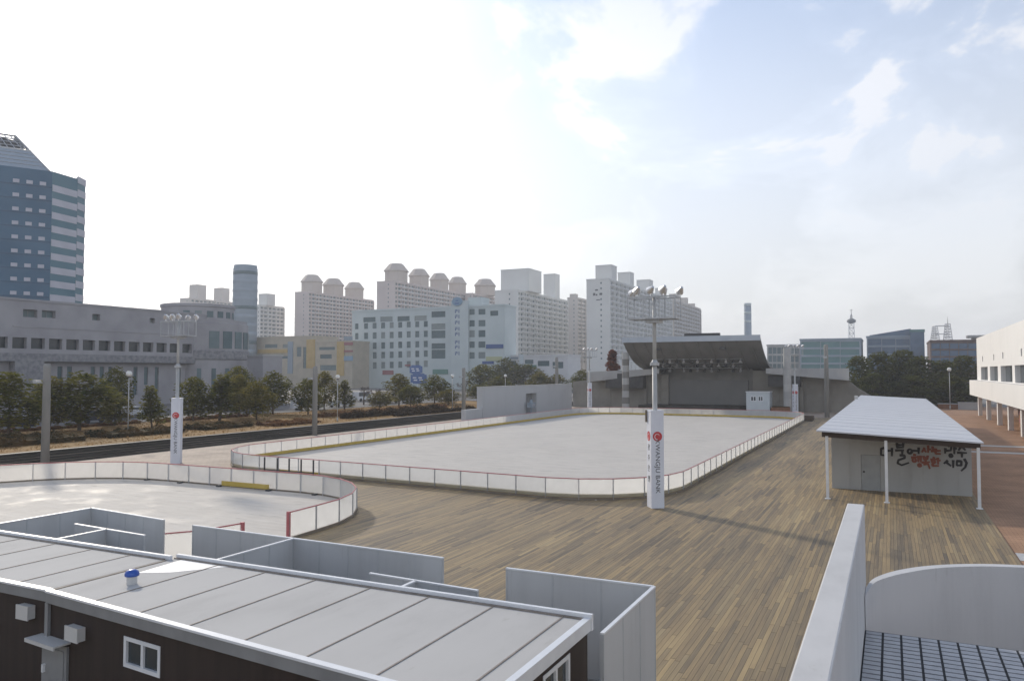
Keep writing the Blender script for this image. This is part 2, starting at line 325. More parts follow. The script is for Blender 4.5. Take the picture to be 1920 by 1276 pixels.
def link(name, me, o, parent=None):
    ob = bpy.data.objects.new(name, me); COL.objects.link(ob); o = Vector(o); WL[ob.name] = o
    if parent: ob.parent = parent; ob.location = o - WL[parent.name]
    else: ob.location = o
    return ob
def tag(o, label, cat, group=None):
    o['label'] = label; o['category'] = cat
    if group: o['group'] = group
    return o
def thing(name, label, cat, loc, group=None): return tag(link(name, None, loc), label, cat, group)
def struct(o): o['kind'] = 'structure'; return o
def stuff(o, label=None, cat=None):
    o['kind'] = 'stuff'
    if label: o['label'] = label; o['category'] = cat
    return o
def dup(root, loc, label, rz=None, scale=None, group=None):
    r = root.copy(); COL.objects.link(r); r.location = loc; r['label'] = label; WL[r.name] = Vector(loc)
    if group: r['group'] = group
    if rz is not None: r.rotation_euler[2] = rz
    if scale: r.scale = scale if isinstance(scale, tuple) else (scale,) * 3
    for ch in root.children:
        c = ch.copy(); COL.objects.link(c); c.parent = r
        for gch in ch.children:
            d = gch.copy(); COL.objects.link(d); d.parent = c
    return r

def facade(mb, O, U, W, z0, z1, holes, depth=.2, mi=0):  # wall with real openings; outward normal is U x Z
    N = (U[1], -U[0]); rd = lambda v: round(v, 3)
    us = sorted({0.0, rd(W)} | {rd(h[i]) for h in holes for i in (0, 1)}); zs = sorted({rd(z0), rd(z1)} | {rd(h[i]) for h in holes for i in (2, 3)})
    P = lambda u, z, d=0.0: (O[0] + U[0] * u - N[0] * d, O[1] + U[1] * u - N[1] * d, z)
    ui = {u: i for i, u in enumerate(us)}; zi = {z: i for i, z in enumerate(zs)}; full = set()
    for h in holes:
        for a in range(ui[rd(h[0])], ui[rd(h[1])]):
            for b in range(zi[rd(h[2])], zi[rd(h[3])]): full.add((a, b))
    for b in range(len(zs) - 1):
        a = 0
        while a < len(us) - 1:
            if (a, b) in full: a += 1; continue
            e = a
            while e < len(us) - 1 and (e, b) not in full: e += 1
            mb.face([P(us[a], zs[b]), P(us[e], zs[b]), P(us[e], zs[b + 1]), P(us[a], zs[b + 1])], mi); a = e
    for u0, u1, a, b in holes:
        mb.face([P(u0, a), P(u1, a), P(u1, a, depth), P(u0, a, depth)], mi); mb.face([P(u0, b, depth), P(u1, b, depth), P(u1, b), P(u0, b)], mi)
        mb.face([P(u0, a), P(u0, a, depth), P(u0, b, depth), P(u0, b)], mi); mb.face([P(u1, a, depth), P(u1, a), P(u1, b), P(u1, b, depth)], mi)

_wm = {}
def windows(parent, O, U, holes, depth, glass, frame=None, name='window', fw=.09):   # one object per window, capped at 100
    N = (U[1], -U[0]); P = lambda u, d: (O[0] + U[0] * u - N[0] * d, O[1] + U[1] * u - N[1] * d)
    def size(h):
        p = P((h[0] + h[1]) / 2, 0); return (h[1] - h[0]) * (h[3] - h[2]) / (p[0] ** 2 + p[1] ** 2)
    hs = sorted(holes, key=size, reverse=True); cnt = sum(1 for c in parent.children if c.name.split('.')[0] == name and not c.get('kind'))
    room = max(0, 99 - cnt); first, rest = hs[:room], hs[room:]
    ang = math.atan2(U[1], U[0])
    for h in first:
        w, hh = round(h[1] - h[0], 2), round(h[3] - h[2], 2); key = (w, hh, glass.name, frame.name if frame else '', fw, depth)
        if key not in _wm:
            g = bpy.data.meshes.new('pane'); t = .03
            b = MB(); b.box(-w / 2 - .01, w / 2 + .01, -.02, .02, -.01, hh + .01); g.from_pydata(b.v, [], b.f); g.materials.append(glass); fr = None
            if frame:
                fr = bpy.data.meshes.new('window_frame'); b = MB(); q = fw
                b.box(-w / 2, w / 2, -.07, .0, 0, q); b.box(-w / 2, w / 2, -.07, .0, hh - q, hh)
                b.box(-w / 2, -w / 2 + q, -.07, .0, q, hh - q); b.box(w / 2 - q, w / 2, -.07, .0, q, hh - q); b.box(-q / 2, q / 2, -.06, .0, q, hh - q)
                fr.from_pydata(b.v, [], b.f); fr.materials.append(frame)
            _wm[key] = (g, fr)
        g, fr = _wm[key]; c = P((h[0] + h[1]) / 2, depth); loc = (c[0], c[1], h[2])
        if fr:
            o = link(name, fr, loc, parent); o.rotation_euler = (0, 0, ang)
            pn = bpy.data.objects.new('pane', g); COL.objects.link(pn); pn.parent = o
        else:
            o = link(name, g, loc, parent); o.rotation_euler = (0, 0, ang)
    if rest:
        b = MB()
        for h in rest:
            c = P((h[0] + h[1]) / 2, depth); b.obox(c, U, (h[1] - h[0]) / 2, .02, h[2], h[3])
        stuff(b.build(name, glass, parent))

def text_mesh(body, size, m, align='CENTER'):
    cu = bpy.data.curves.new('lettering', 'FONT'); cu.body = body; cu.size = size; cu.align_x = align; cu.align_y = 'CENTER'; cu.extrude = .002
    ob = bpy.data.objects.new('lettering', cu); COL.objects.link(ob); bpy.context.view_layer.update()
    me = bpy.data.meshes.new_from_object(ob.evaluated_get(bpy.context.evaluated_depsgraph_get()))
    bpy.data.objects.remove(ob); me.materials.clear(); me.materials.append(m); return me

# ------------------------------------------------------------------ the setting
struct(MB().face([(-2600, -1500, -.06), (2600, -1500, -.06), (2600, 3000, -.06), (-2600, 3000, -.06)]).build('ground', M['ground']))
struct(MB().face([(-55.4, -12, -.012), (-31, -12, -.012), (-31, 150, -.012), (-55.4, 150, -.012)]).build('plaza', M['plaza']))
struct(MB().face([(-31, 122, -.012), (3.9, 122, -.012), (3.9, 150, -.012), (-31, 150, -.012)]).build('plaza', M['plaza']))
struct(MB().box(-31, 3.98, -12, 122, -.3, 0, skip='b').build('wooden_deck', M['deck']))
struct(MB().face([(4.0, -12, -.04), (80, -12, -.04), (80, 175, -.04), (4.0, 175, -.04)]).build('brick_plaza', M['brick']))
pb = MB()
for (x0, x1, y0, y1) in ((4.05, 12.3, 82.2, 83.6), (4.05, 12.3, 75.6, 77.0), (4.05, 12.3, 33.1, 34.4)):
    pb.box(x0, x1, y0, y1, -.06, -.025, skip='b')
struct(pb.build('paving_strip', M['band']))
struct(MB().box(-480, -57.7, -60, 560, -.3, .74, skip='b').build('pavement', M['ground']))
struct(MB().face([(-103, -60, .748), (-80, -60, .748), (-80, 540, .748), (-103, 540, .748)]).build('road', M['road']))
mk = MB()
for k in range(24): mk.face([(-91.6, 8 + k * 8, .754), (-91.4, 8 + k * 8, .754), (-91.4, 12 + k * 8, .754), (-91.6, 12 + k * 8, .754)])
mk.face([(-102.3, -60, .754), (-102.1, -60, .754), (-102.1, 300, .754), (-102.3, 300, .754)]); mk.face([(-80.9, -60, .754), (-80.75, -60, .754), (-80.75, 300, .754), (-80.9, 300, .754)])
struct(mk.build('road_marking', M['mark']))
struct(MB().box(-80, -79.75, -60, 300, .70, .87, skip='b').build('kerb', M['band']))
struct(MB().box(-79.75, -58.3, -12, 140, .5, .765, skip='b').build('lawn', M['lawn']))
tb, tt = MB(), MB()                                     # low dark terrace of five steps along the plaza
for k in range(5):
    x1 = -55.4 - .46 * k; tb.box(x1 - .46, x1, -12, 125, -.3, .15 * (k + 1) - .025); tt.box(x1 - .46, x1 - .02, -12, 125, .15 * (k + 1) - .025, .15 * (k + 1), skip='b')
struct(tb.build('terrace_steps', M['step'])); struct(tt.build('terrace_treads', M['tread']))

def arc(cx, cy, r, a0, a1, n=14): return [(cx + r * math.cos(R(a0 + (a1 - a0) * i / n)), cy + r * math.sin(R(a0 + (a1 - a0) * i / n))) for i in range(n + 1)]
MAIN = arc(-16.6, 44, 6.0, -90, 0) + arc(-17.6, 111, 7.0, 0, 90) + arc(-37.2, 111, 7.0, 90, 180) + arc(-38.2, 45, 6.4, 180, 262)
MAIN = [(x, y - (.9 * max(0, min(1, (-18 - x) / 18)) * -1 if y < 50 else 0)) for x, y in MAIN]
SMALL = [(-21.7, 24.05)] + arc(-29.3, 26, 7.5, 0, 90) + arc(-40.2, 24.6, 8.9, 90, 180) + arc(-43.1, 23.6, 6.0, 180, 270) + arc(-25.7, 21.6, 4.0, 270, 360)
struct(MB().prism(MAIN, -.05, .03).build('ice_rink', M['ice'])); struct(MB().prism(SMALL, -.05, .03).build('ice_rink', M['wetice']))

def resample(path, step, closed):
    pts = [Vector((*p, 0)) for p in path]
    if closed: pts.append(pts[0])
    L = [0]
    for a, b in zip(pts, pts[1:]): L.append(L[-1] + (b - a).length)
    n = round(L[-1] / step); out = []
    k = 0
    for i in range(n + 1):
        s = L[-1] * i / n
        while k < len(L) - 2 and L[k + 1] < s: k += 1
        t = (s - L[k]) / max(1e-9, L[k + 1] - L[k]); p = pts[k].lerp(pts[k + 1], t); out.append((p.x, p.y))
    return out

def barrier(path, closed, label, group, gates, step=1.8):
    P = resample(path, step, closed); t = thing('rink_barrier', label, 'rink barrier', (P[0][0], P[0][1], 0), group)
    segs = list(zip(P, P[1:]))
    def near(q): return q[0] ** 2 + q[1] ** 2
    isg = lambda a, b: any(g[0] < (a[0] + b[0]) / 2 < g[1] and g[2] < (a[1] + b[1]) / 2 < g[3] for g in gates)
    base, kick, rail = MB(), MB(), MB(); late, lpost = MB(), MB()
    order = sorted(range(len(segs)), key=lambda i: near(segs[i][0]))
    for rank, i in enumerate(order):
        a, b = segs[i]; d = Vector((b[0] - a[0], b[1] - a[1])); l = d.length; d /= l; c = ((a[0] + b[0]) / 2, (a[1] + b[1]) / 2); nrm = (-d.y, d.x)
        if not isg(a, b):
            tgt = MB() if rank < 99 else late
            tgt.obox(c, d, l / 2 - .01, .012, .13, 1.06)
            if rank < 99: tgt.build('panel', M['board'], t)
        pt = MB() if rank < 99 else lpost
        pt.obox((a[0] - nrm[0] * .03, a[1] - nrm[1] * .03), d, .022, .03, 0, 1.08)
        if rank < 99: pt.build('post', M['steel'], t)
        base.obox((c[0] - nrm[0] * .045, c[1] - nrm[1] * .045), d, l / 2, .028, 0, .12)
        kick.obox((c[0] + nrm[0] * .03, c[1] + nrm[1] * .03), d, l / 2, .012, .06, .30)
        rail.tube((a[0], a[1], 1.10), (b[0], b[1], 1.10), .028, seg=6, cap=False)
    if late.v: stuff(late.build('panel', M['board'], t)); stuff(lpost.build('post', M['steel'], t))
    base.build('base_board', M['base'], t); rail.build('top_rail', M['rail'], t)
    return t, kick
tm, kick = barrier(MAIN, True, 'long white barrier with red top rail around the big ice rink', 'barriers round the two rinks', [(-37.3, -33.0, 36, 41)])
kick.build('kick_strip', M['kick'], tm)
g_ = MB(); yg = 38.9                                     # open double gate in the near side of the big rink
for x in (-37.2, -36.1, -35.1, -34.1, -33.1): g_.box(x - .035, x + .035, yg - .04, yg + .04, 0, 1.1)
g_.box(-37.2, -33.1, yg - .03, yg + .03, .25, .31); g_.build('gate', M['dark'], tm)
ts, _k = barrier(SMALL, False, 'low white curving barrier around the small wet rink on the left', 'barriers round the two rinks', [], 1.75)
MB().box(-35.2, -31.6, 33.36, 33.42, .10, .36).build('kick_strip', M['kick'], ts)
for y in (24.05, 21.6): MB().box(-21.76, -21.64, y - .06, y + .06, 0, 1.14).build('end_post', M['rail'], ts)
for x in (-38.5, -35.3, -31.5, -41.4, -28.2): MB().box(x - .12, x + .12, 33.15, 33.4, .03, .12).build('foot_weight', M['dark'], ts)

# ------------------------------------------------------------------ floodlight masts with printed white cladding
def make_mast(loc, label):
    t = thing('floodlight_mast', label, 'floodlight mast', loc, 'floodlight masts round the big rink')
    b = MB(); b.tube((0, 0, 0), (0, 0, 7.1), .13, .12, 12); b.tube((0, 0, 7.1), (0, 0, 10.5), .10, .085, 12)
    b.v = [(x + loc[0], y + loc[1], z + loc[2]) for x, y, z in b.v]; b.build('pole', M['pole'], t, True)
    def off(m): m.v = [(x + loc[0], y + loc[1], z + loc[2]) for x, y, z in m.v]; return m
    off(MB().tube((0, 0, 7.02), (0, 0, 7.18), .24, .24, 12).tube((0, 0, 7.18), (0, 0, 7.3), .16, .12, 12)).build('collar', M['steel'], t)
    a = R(35); u = (math.cos(a), math.sin(a)); n = (u[1], -u[0])
    c = off(MB().obox((0, 0), u, .33, .33, 0, 4.78).obox((0, 0), u, .345, .345, 4.72, 4.80)).build('cladding', M['clad'], t)
    off(MB().obox((-.45, 0), (1, 0), .04, .06, 4.2, 4.8)).build('speaker_bracket', M['base'], t)
    for (nx, ny, ang, txt) in ((n[0], n[1], a, 'KWANGJU BANK'), (-u[0], -u[1], a - R(90), '광주은행')):
        lg = MB(); pts = []
        for i in range(28):
            th = 2 * math.pi * i / 28; pts.append((.24 * math.cos(th), .24 * math.sin(th)))
        ux = (math.cos(ang), math.sin(ang)); cz = 3.52
        P = lambda x, z, d: (nx * (.333 + d) + ux[0] * x, ny * (.333 + d) + ux[1] * x, cz + z)
        lg.face([P(x, z, .004) for x, z in pts], 0)
        for k in range(10):                              # white curling stroke on the disc
            t0, t1 = R(30 + 24 * k), R(30 + 24 * (k + 1)); r0, r1 = .10 + .004 * k, .10 + .004 * (k + 1); w = .018 + .002 * k
            lg.face([P(r0 * math.cos(t0), r0 * math.sin(t0), .008), P((r0 + w) * math.cos(t0), (r0 + w) * math.sin(t0), .008), P((r1 + w) * math.cos(t1), (r1 + w) * math.sin(t1), .008), P(r1 * math.cos(t1), r1 * math.sin(t1), .008)], 1)
        off(lg).build('logo', [M['red'], M['white']], c)
        if txt[0] == 'K':
            me = text_mesh(txt, .32, M['grey_ink']); o = link('lettering', me, (loc[0] + nx * .337, loc[1] + ny * .337, loc[2] + 2.05), c)
            o.rotation_euler = (Matrix.Rotation(ang, 3, 'Z') @ Matrix.Rotation(R(90), 3, 'X') @ Matrix.Rotation(R(-90), 3, 'Z')).to_euler(); o.scale = (1.06, 1, 1)
        else:
            for k, ch in enumerate(txt):
                me = text_mesh(ch, .34, M['grey_ink']); o = link('lettering', me, (loc[0] + nx * .337, loc[1] + ny * .337, loc[2] + 2.95 - .52 * k), c); o.rotation_euler = (R(90), 0, ang)
    f = MB()
    for z in (9.35, 10.42):
        for s in (-1, 1): f.box(-1.2, 1.2, s * .55 - .03, s * .55 + .03, z - .035, z + .035); f.box(s * 1.2 - .03, s * 1.2 + .03, -.55, .55, z - .034, z + .034)
        f.box(-.03, .03, -.52, .52, z - .03, z + .03)
    for sx in (-1.2, -.4, .4, 1.2):
        for sy in (-.55, .55): f.box(sx - .022, sx + .022, sy - .022, sy + .022, 9.3, 10.46)
    f.box(-1.18, 1.18, -.5, .5, 9.36, 9.385); f.box(-.35, .35, -.35, .35, 9.15, 9.33)
    off(f).build('platform', M['steel'], t)
    for k, (sx, sy) in enumerate(((-1.25, .5), (-.7, -.55), (-.02, -.55), (.62, -.55), (.35, .55), (1.2, .5))):
        h = MB(); q = Vector((-.62 + .2 * (k % 2), .55, -.42)).normalized(); p = Vector((sx, sy, 10.78))
        h.tube(p - q * .24, p - q * .10, .07, .13, 12); h.tube(p - q * .10, p + q * .12, .13, .21, 12)
        h.tube((sx, sy, 10.42), (sx, sy, 10.72), .03, seg=6)
        l = off(h).build('floodlight', M['lampglass'], t, False)
        off(MB().tube(p + q * .121, p + q * .135, .195, .195, 12)).build('lens', M['glass'], l)
    return t
mast = make_mast((-10.6, 37.9, 0), 'floodlight mast with white printed cladding in front of the rink corner, nearest of the four')
for loc, lb in (((-47.3, 40.5, 0), 'floodlight mast with white printed cladding left of the big rink, before the granite building'),
                ((-48.0, 129.4, 0), 'floodlight mast with white cladding between the grey block wall and the stage'),
                ((-13.4, 127.5, 0), 'floodlight mast with white cladding at far right corner of rink, right of the stage')):
    dup(mast, loc, lb)

# concrete columns along the terrace
def make_column(loc, h, label, head=True):
    t = thing('concrete_pole', label, 'pole', loc, 'grey concrete poles along the rink')
    x, y, z = loc; MB().lathe((x, y, z), [(.29, 0), (.25, h - .25), (.22, h - .05), (.15, h)], 14).build('shaft', M['conc'], t, True)
    MB().tube((x - .1, y - .25, z + h - 1.4), (x - .1, y - .6, z + h - 1.3), .05).box(x - .3, x + .15, y - .85, y - .5, z + h - 1.4, z + h - 1.2).build('wall_lamp', M['steel'], t)
    return t
c0 = make_column((-55.1, 35.7, 0), 7.3, 'thick grey concrete pole at the far left by the terrace steps')
dup(c0, (-55.1, 64.9, 0), 'grey concrete pole beside the terrace steps behind the big rink barrier')
dup(c0, (-54.4, 95.6, 0), 'grey concrete pole at the left end of the grey block wall')
c1 = dup(c0, (-53.5, 127.5, 0), 'grey concrete pole behind the right end of the grey block wall', scale=(1.15, 1.15, 1.28))
c2 = dup(c0, (-8.6, 124, 0), 'tall grey concrete pole right of the stage, before its right wing', scale=(1.2, 1.2, 1.48))

# park lamps with white globes
def make_lamp(loc, h, label):
    t = thing('park_lamp', label, 'lamp', loc, 'park lamps with white heads'); x, y, z = loc
    MB().tube((x, y, z), (x, y, z + .5), .10, .08, 10).tube((x, y, z + .5), (x, y, z + h - .6), .055, .045, 10).build('post', M['pole'], t, True)
    MB().tube((x, y, z + h - .62), (x, y, z + h - .5), .13, .16, 10).build('collar', M['dark'], t)
    MB().lathe((x, y, z + h - .5), [(.14, 0), (.25, .12), (.28, .28), (.22, .44), (.10, .52)], 12).build('globe', M['globe'], t, True)
    return t
lp = make_lamp((-64.9, 50.0, .765), 6.0, 'white globe park lamp between the leafy trees left of the left floodlight mast')
for loc, lb, s in (((-59.8, 74.5, .765), 'white globe park lamp on the brown lawn right of the second concrete pole', .93),
                   ((-59.4, 101.0, .765), 'white globe park lamp behind the hedge, left of the third concrete pole', .93),
                   ((-59.0, 118.0, .765), 'white globe park lamp peeking over the grey block wall', .92),
                   ((9.5, 160, -.03), 'white-headed park lamp in front of the pine grove at right', 1.25)):
    dup(lp, loc, lb, scale=s)

# ------------------------------------------------------------------ long shed with the hand-lettered end wall
sh = thing('market_shed', 'long low grey shed with pale sheet roof and brush lettering on its end wall', 'shed', (.3, 48.6, 0))
wl = MB(); holes = [(1.55, 2.55, 0.02, 2.0)]
facade(wl, (-3.16, 48.6), (1, 0), 7.0, 0, 2.75, holes, .05)
wl.face([(-3.16, 48.6, 2.75), (3.84, 48.6, 2.75), (3.84, 48.6, 3.1), (-3.16, 48.6, 3.45)])
wl.face([(3.84, 48.6, 0), (3.84, 111, 0), (3.84, 111, 3.1), (3.84, 48.6, 3.1)]).face([(-3.16, 111, 0), (-3.16, 48.6, 0), (-3.16, 48.6, 3.45), (-3.16, 111, 3.45)]).face([(3.84, 111, 0), (-3.16, 111, 0), (-3.16, 111, 3.45), (3.84, 111, 3.1)])
for x in (-2.2, -.4, .9, 2.2, 3.2): wl.box(x - .012, x + .012, 48.585, 48.6, .02, 2.74)
wl.build('wall', M['swall'], sh)
dr = MB().box(-1.6, -.62, 48.63, 48.66, .02, 1.99).build('door', mat('shed_door', (.275, .285, .28), (.32, .33, .325), 2, rough=.5), sh)
MB().box(-1.52, -1.42, 48.58, 48.63, .98, 1.08).build('handle', M['dark'], dr)
rf = MB(); ya, yb = 44.0, 112.5; zl, zr, x0, x1 = 3.63, 3.28, -3.6, 4.0
zz = lambda x: zl + (zr - zl) * (x - x0) / (x1 - x0)
for (xa, xb) in ((x0, x1),):
    for dz, flip in ((0, 0), (-.07, 1)):
        q = [(xa, ya, zz(xa) + dz), (xb, ya, zz(xb) + dz), (xb, yb, zz(xb) + dz), (xa, yb, zz(xa) + dz)]; rf.face(q[::-1] if flip else q)
rf.face([(x0, ya, zl - .07), (x1, ya, zr - .07), (x1, ya, zr), (x0, ya, zl)]).face([(x1, ya, zr - .07), (x1, yb, zr - .07), (x1, yb, zr), (x1, ya, zr)]).face([(x0, yb, zl - .07), (x0, ya, zl - .07), (x0, ya, zl), (x0, yb, zl)]).face([(x1, yb, zr - .07), (x0, yb, zl - .07), (x0, yb, zl), (x1, yb, zr)])
for k in range(22):                                      # sheet laps across the fall
    y = ya + 1.6 + k * 3.1; n = len(rf.v)
    for x in (x0 + .01, x1 - .01): rf.v += [(x, y - .03, zz(x) + .001), (x, y, zz(x) + .018), (x, y + .03, zz(x) + .001)]
    rf.f += [(n, n + 3, n + 4, n + 1), (n + 1, n + 4, n + 5, n + 2)]; rf.m += [0, 0]
rf.build('roof', M['sroof'], sh)
bm_ = MB()
for y in (44.35, 48.35): bm_.face([(-3.35, y, zz(-3.35) - .36), (3.9, y, zz(3.9) - .36), (3.9, y, zz(3.9) - .075), (-3.35, y, zz(-3.35) - .075)]); bm_.face([(3.9, y + .12, zz(3.9) - .36), (-3.35, y + .12, zz(-3.35) - .36), (-3.35, y + .12, zz(-3.35) - .075), (3.9, y + .12, zz(3.9) - .075)]); bm_.face([(-3.35, y, zz(-3.35) - .36), (-3.35, y + .12, zz(-3.35) - .36), (3.9, y + .12, zz(3.9) - .36), (3.9, y, zz(3.9) - .36)])
for x in (-3.3, 3.85): bm_.box(x - .05, x + .05, 44.48, 48.34, zz(x) - .30, zz(x) - .08)
bm_.build('beam', M['sdark'], sh)
for x in (-3.11, -.29, 3.8): MB().box(x - .07, x + .07, 44.34, 44.48, 0, zz(x) - .30).box(x - .14, x + .14, 44.27, 44.55, 0, .03).build('post', M['polew'], sh)
MB().box(-3.75, -3.4, 96, 96.5, 3.55, 4.0).build('roof_vent', M['boxw'], sh)
STK = dict(ink=[[(240, 255), (193, 268), (190, 368), (250, 375)], [(290, 300), (352, 300)], [(370, 258), (370, 385)],
    [(450, 178), (450, 246)], [(556, 165), (553, 250)], [(450, 207), (555, 205)], [(450, 246), (555, 246)], [(428, 296), (562, 290)], [(540, 292), (538, 372)],
    [(500, 374), (575, 378), (578, 420), (478, 452), (462, 505), (530, 536), (645, 498)], [(700, 300), (800, 302)], [(806, 252), (806, 348)],
    [(1290, 222), (1345, 214), (1335, 285)], [(1245, 262), (1240, 340)], [(1235, 300), (1340, 296)], [(1392, 200), (1390, 350)], [(1392, 270), (1430, 262)], [(1455, 220), (1565, 214)], [(1510, 218), (1462, 292)], [(1512, 228), (1570, 290)], [(1440, 332), (1592, 336)], [(1515, 336), (1515, 405)],
    [(1282, 462), (1222, 508)], [(1260, 490), (1335, 548)], [(1372, 458), (1372, 575)], [(1432, 470), (1505, 472), (1505, 540), (1434, 540), (1432, 470)], [(1555, 436), (1592, 500), (1570, 570), (1506, 628)]],
    orange=[[(905, 258), (860, 322)], [(892, 280), (930, 322)], [(962, 218), (962, 330)], [(962, 280), (1002, 274)], [(1035, 232), (1035, 272), (1104, 276)], [(1012, 306), (1165, 300)], [(1080, 312), (1090, 350), (1165, 352)],
    [(722, 364), (762, 370)], [(688, 410), (790, 404)], [(802, 388), (802, 482)], [(842, 384), (842, 486)], [(802, 435), (842, 433)],
    [(888, 388), (892, 440)], [(954, 382), (950, 440)], [(890, 415), (950, 412)], [(892, 440), (950, 438)], [(922, 448), (920, 482)], [(858, 492), (985, 485)], [(888, 522), (960, 514), (988, 592)],
    [(1040, 414), (1072, 418)], [(1004, 446), (1100, 440)], [(1122, 418), (1126, 520)], [(1124, 462), (1162, 458)], [(1032, 518), (1036, 548), (1135, 546)]])
RING = dict(ink=[(662, 310, 34), (1335, 378, 22)], orange=[(735, 452, 28), (822, 535, 22), (1050, 478, 24)])
def wp(q): return ony(1630 + q[0] / 8.727, 810 + q[1] / 8.727, 48.58)
for key, m in (('ink', 'ink'), ('orange', 'orange')):
    lb = MB(); strokes = list(STK[key]) + [[(x + r * math.cos(R(30 * i)), y + r * math.sin(R(30 * i))) for i in range(13)] for x, y, r in RING[key]]
    for si, st in enumerate(strokes):
        P = [wp(q) for q in st]; P = [Vector((p.x, p.z)) for p in P]
        for k in range(len(P) - 1):
            a, b = P[k], P[k + 1]; d = (b - a); d.normalize(); n = Vector((-d.y, d.x)); w0 = .072 - .026 * (k / max(1, len(P) - 1)); w1 = .072 - .026 * ((k + 1) / max(1, len(P) - 1))
            a2, b2 = a - d * .02, b + d * .02; yy = 48.583 - .0004 * (si % 5) - .0001 * k
            lb.face([(a2.x - n.x * w0, yy, a2.y - n.y * w0), (b2.x - n.x * w1, yy, b2.y - n.y * w1), (b2.x + n.x * w1, yy, b2.y + n.y * w1), (a2.x + n.x * w0, yy, a2.y + n.y * w0)])
    lo_ = lb.build('lettering', M[m], sh); lo_['label'] = ('black' if key == 'ink' else 'orange') + ' brush lettering'

# ------------------------------------------------------------------ foreground containers
def onl(px, py, A, B):                                   # photo pixel -> (distance along A-B, height) on the vertical plane through A and B
    d = ray(px, py); ux, uy = B[0] - A[0], B[1] - A[1]; l = math.hypot(ux, uy); ux /= l; uy /= l; nx, ny = uy, -ux
    t = (A[0] * nx + A[1] * ny) / (d.x * nx + d.y * ny); p = _c + d * t; return (p.x - A[0]) * ux + (p.y - A[1]) * uy, p.z
CA = thing('container_cabin', 'dark brown prefab cabin with pale seamed roof and white window, nearest the corner', 'container', (-9.7, 10.9, 0), 'prefab cabins in the foreground')
CB = thing('container_cabin', 'dark brown prefab cabin with pale seamed roof, cut by the left edge of the view', 'container', (-19.8, 10.9, 0), 'prefab cabins in the foreground')
def cabin(t, x0, x1, ya, yb, y1, zt, front, right, seams, last):
    A, B = (x0, ya), (x1, yb); L = math.hypot(x1 - x0, yb - ya); U = ((x1 - x0) / L, (yb - ya) / L); N = (U[1], -U[0])
    fy = lambda x: ya + (yb - ya) * (x - x0) / (x1 - x0)
    strip = lambda d0, d1, xa, xb, e=0: [(xa + N[0] * d0, fy(xa) + N[1] * d0), (xb + N[0] * d0 + e, fy(xb) + N[1] * d0), (xb + N[0] * d1 + e, fy(xb) + N[1] * d1), (xa + N[0] * d1, fy(xa) + N[1] * d1)]
    w = MB(); facade(w, A, U, L, 0, zt - .20, front, .06); facade(w, (x1, yb), (0, 1), y1 - yb, 0, zt - .20, right, .06)
    w.face([(x1, y1, 0), (x0, y1, 0), (x0, y1, zt - .2), (x1, y1, zt - .2)]).face([(x0, y1, 0), (x0, ya, 0), (x0, ya, zt - .2), (x0, y1, zt - .2)]); w.build('wall', M['brown'], t)
    r = MB().prism([(x0 + .03, ya + .02), (x1 - .06, yb + .02), (x1 - .06, y1 - .06), (x0 + .03, y1 - .06)], zt - .20, zt - .04).build('roof', M['croof'], t)
    for x in seams: MB().box(x - .014, x + .014, fy(x) + .03, y1 - .07, zt - .04, zt - .028, skip='b').build('seam', M['seam'], r)
    MB().prism(strip(.08, 0, x0, x1, .06), zt - .24, zt - .045).build('fascia', M['fascia'], t)
    e = MB(); e.prism(strip(.10, -.03, x0, x1, .06), zt - .044, zt - .005); e.box(x0, x1 + .08, y1 + .0, y1 + .08, zt - .22, zt + .05)
    if last: e.box(x1 - .06, x1 + .06, yb + .04, y1, zt - .22, zt - .01)
    e.build('roof_trim', M['trim'], t)
    MB().box(x0, x1 - .06, y1 - .06, y1 - .001, zt - .20, zt - .015).build('gutter_joint', M['seam'], t)
    return A, B, U
FA, FB = (-14.72, 9.70), (-4.75, 8.80); GA, GB = (-24.9, 9.78), (-14.78, 9.74)
rect = lambda pa, pb, A, B: (lambda a, b: (a[0], b[0], b[1], a[1]))(onl(*pa, A, B), onl(*pb, A, B))
q0, q1 = onl(233, 1192, FA, FB), onl(300, 1270, FA, FB); zc0 = onl(266, 1201, FA, FB)[1]; zc1 = onl(266, 1259, FA, FB)[1]
frontA = [(q0[0], q1[0], zc1, zc0)]
yr0 = onx(1018, 1265, -4.75).y; yr1 = onx(1068, 1235, -4.75).y; zr1 = onx(1045, 1243, -4.75).z
rightA = [(yr0 - 8.80, yr1 - 8.80, zr1 - .85, zr1)]
_, _, UA = cabin(CA, -14.72, -4.75, 9.70, 8.80, 12.65, 2.5, frontA, rightA, [-5.18 - 1.36 * k for k in range(7)], True)
_, _, UB = cabin(CB, -24.9, -14.78, 9.78, 9.74, 12.45, 2.5, [], [], [-15.9 - 1.36 * k for k in range(7)], False)
MB().box(-14.775, -14.725, 9.72, 12.4, 2.40, 2.47).build('joint_strip', M['seam'], CA)
windows(CA, FA, UA, frontA, .06, M['glass'], M['trim'], fw=.07); windows(CA, (-4.75, 8.80), (0, 1), rightA, .06, M['glass'], M['trim'], fw=.07)
def wbox(mb, A, U, u0, u1, d0, d1, z0, z1):
    N = (U[1], -U[0]); um, dm = (u0 + u1) / 2, (d0 + d1) / 2
    return mb.obox((A[0] + U[0] * um + N[0] * dm, A[1] + U[1] * um + N[1] * dm), U, (u1 - u0) / 2, (d1 - d0) / 2, z0, z1)
du0, du1, dzt = onl(84, 1200, FA, FB)[0], onl(130, 1205, FA, FB)[0], onl(105, 1203, FA, FB)[1]
d_ = wbox(wbox(MB(), FA, UA, du0, du1, .002, .05, 0, dzt), FA, UA, du0 + .08, du1 - .08, .05, .07, .06, dzt - .1).build('door', M['fascia'], CA)
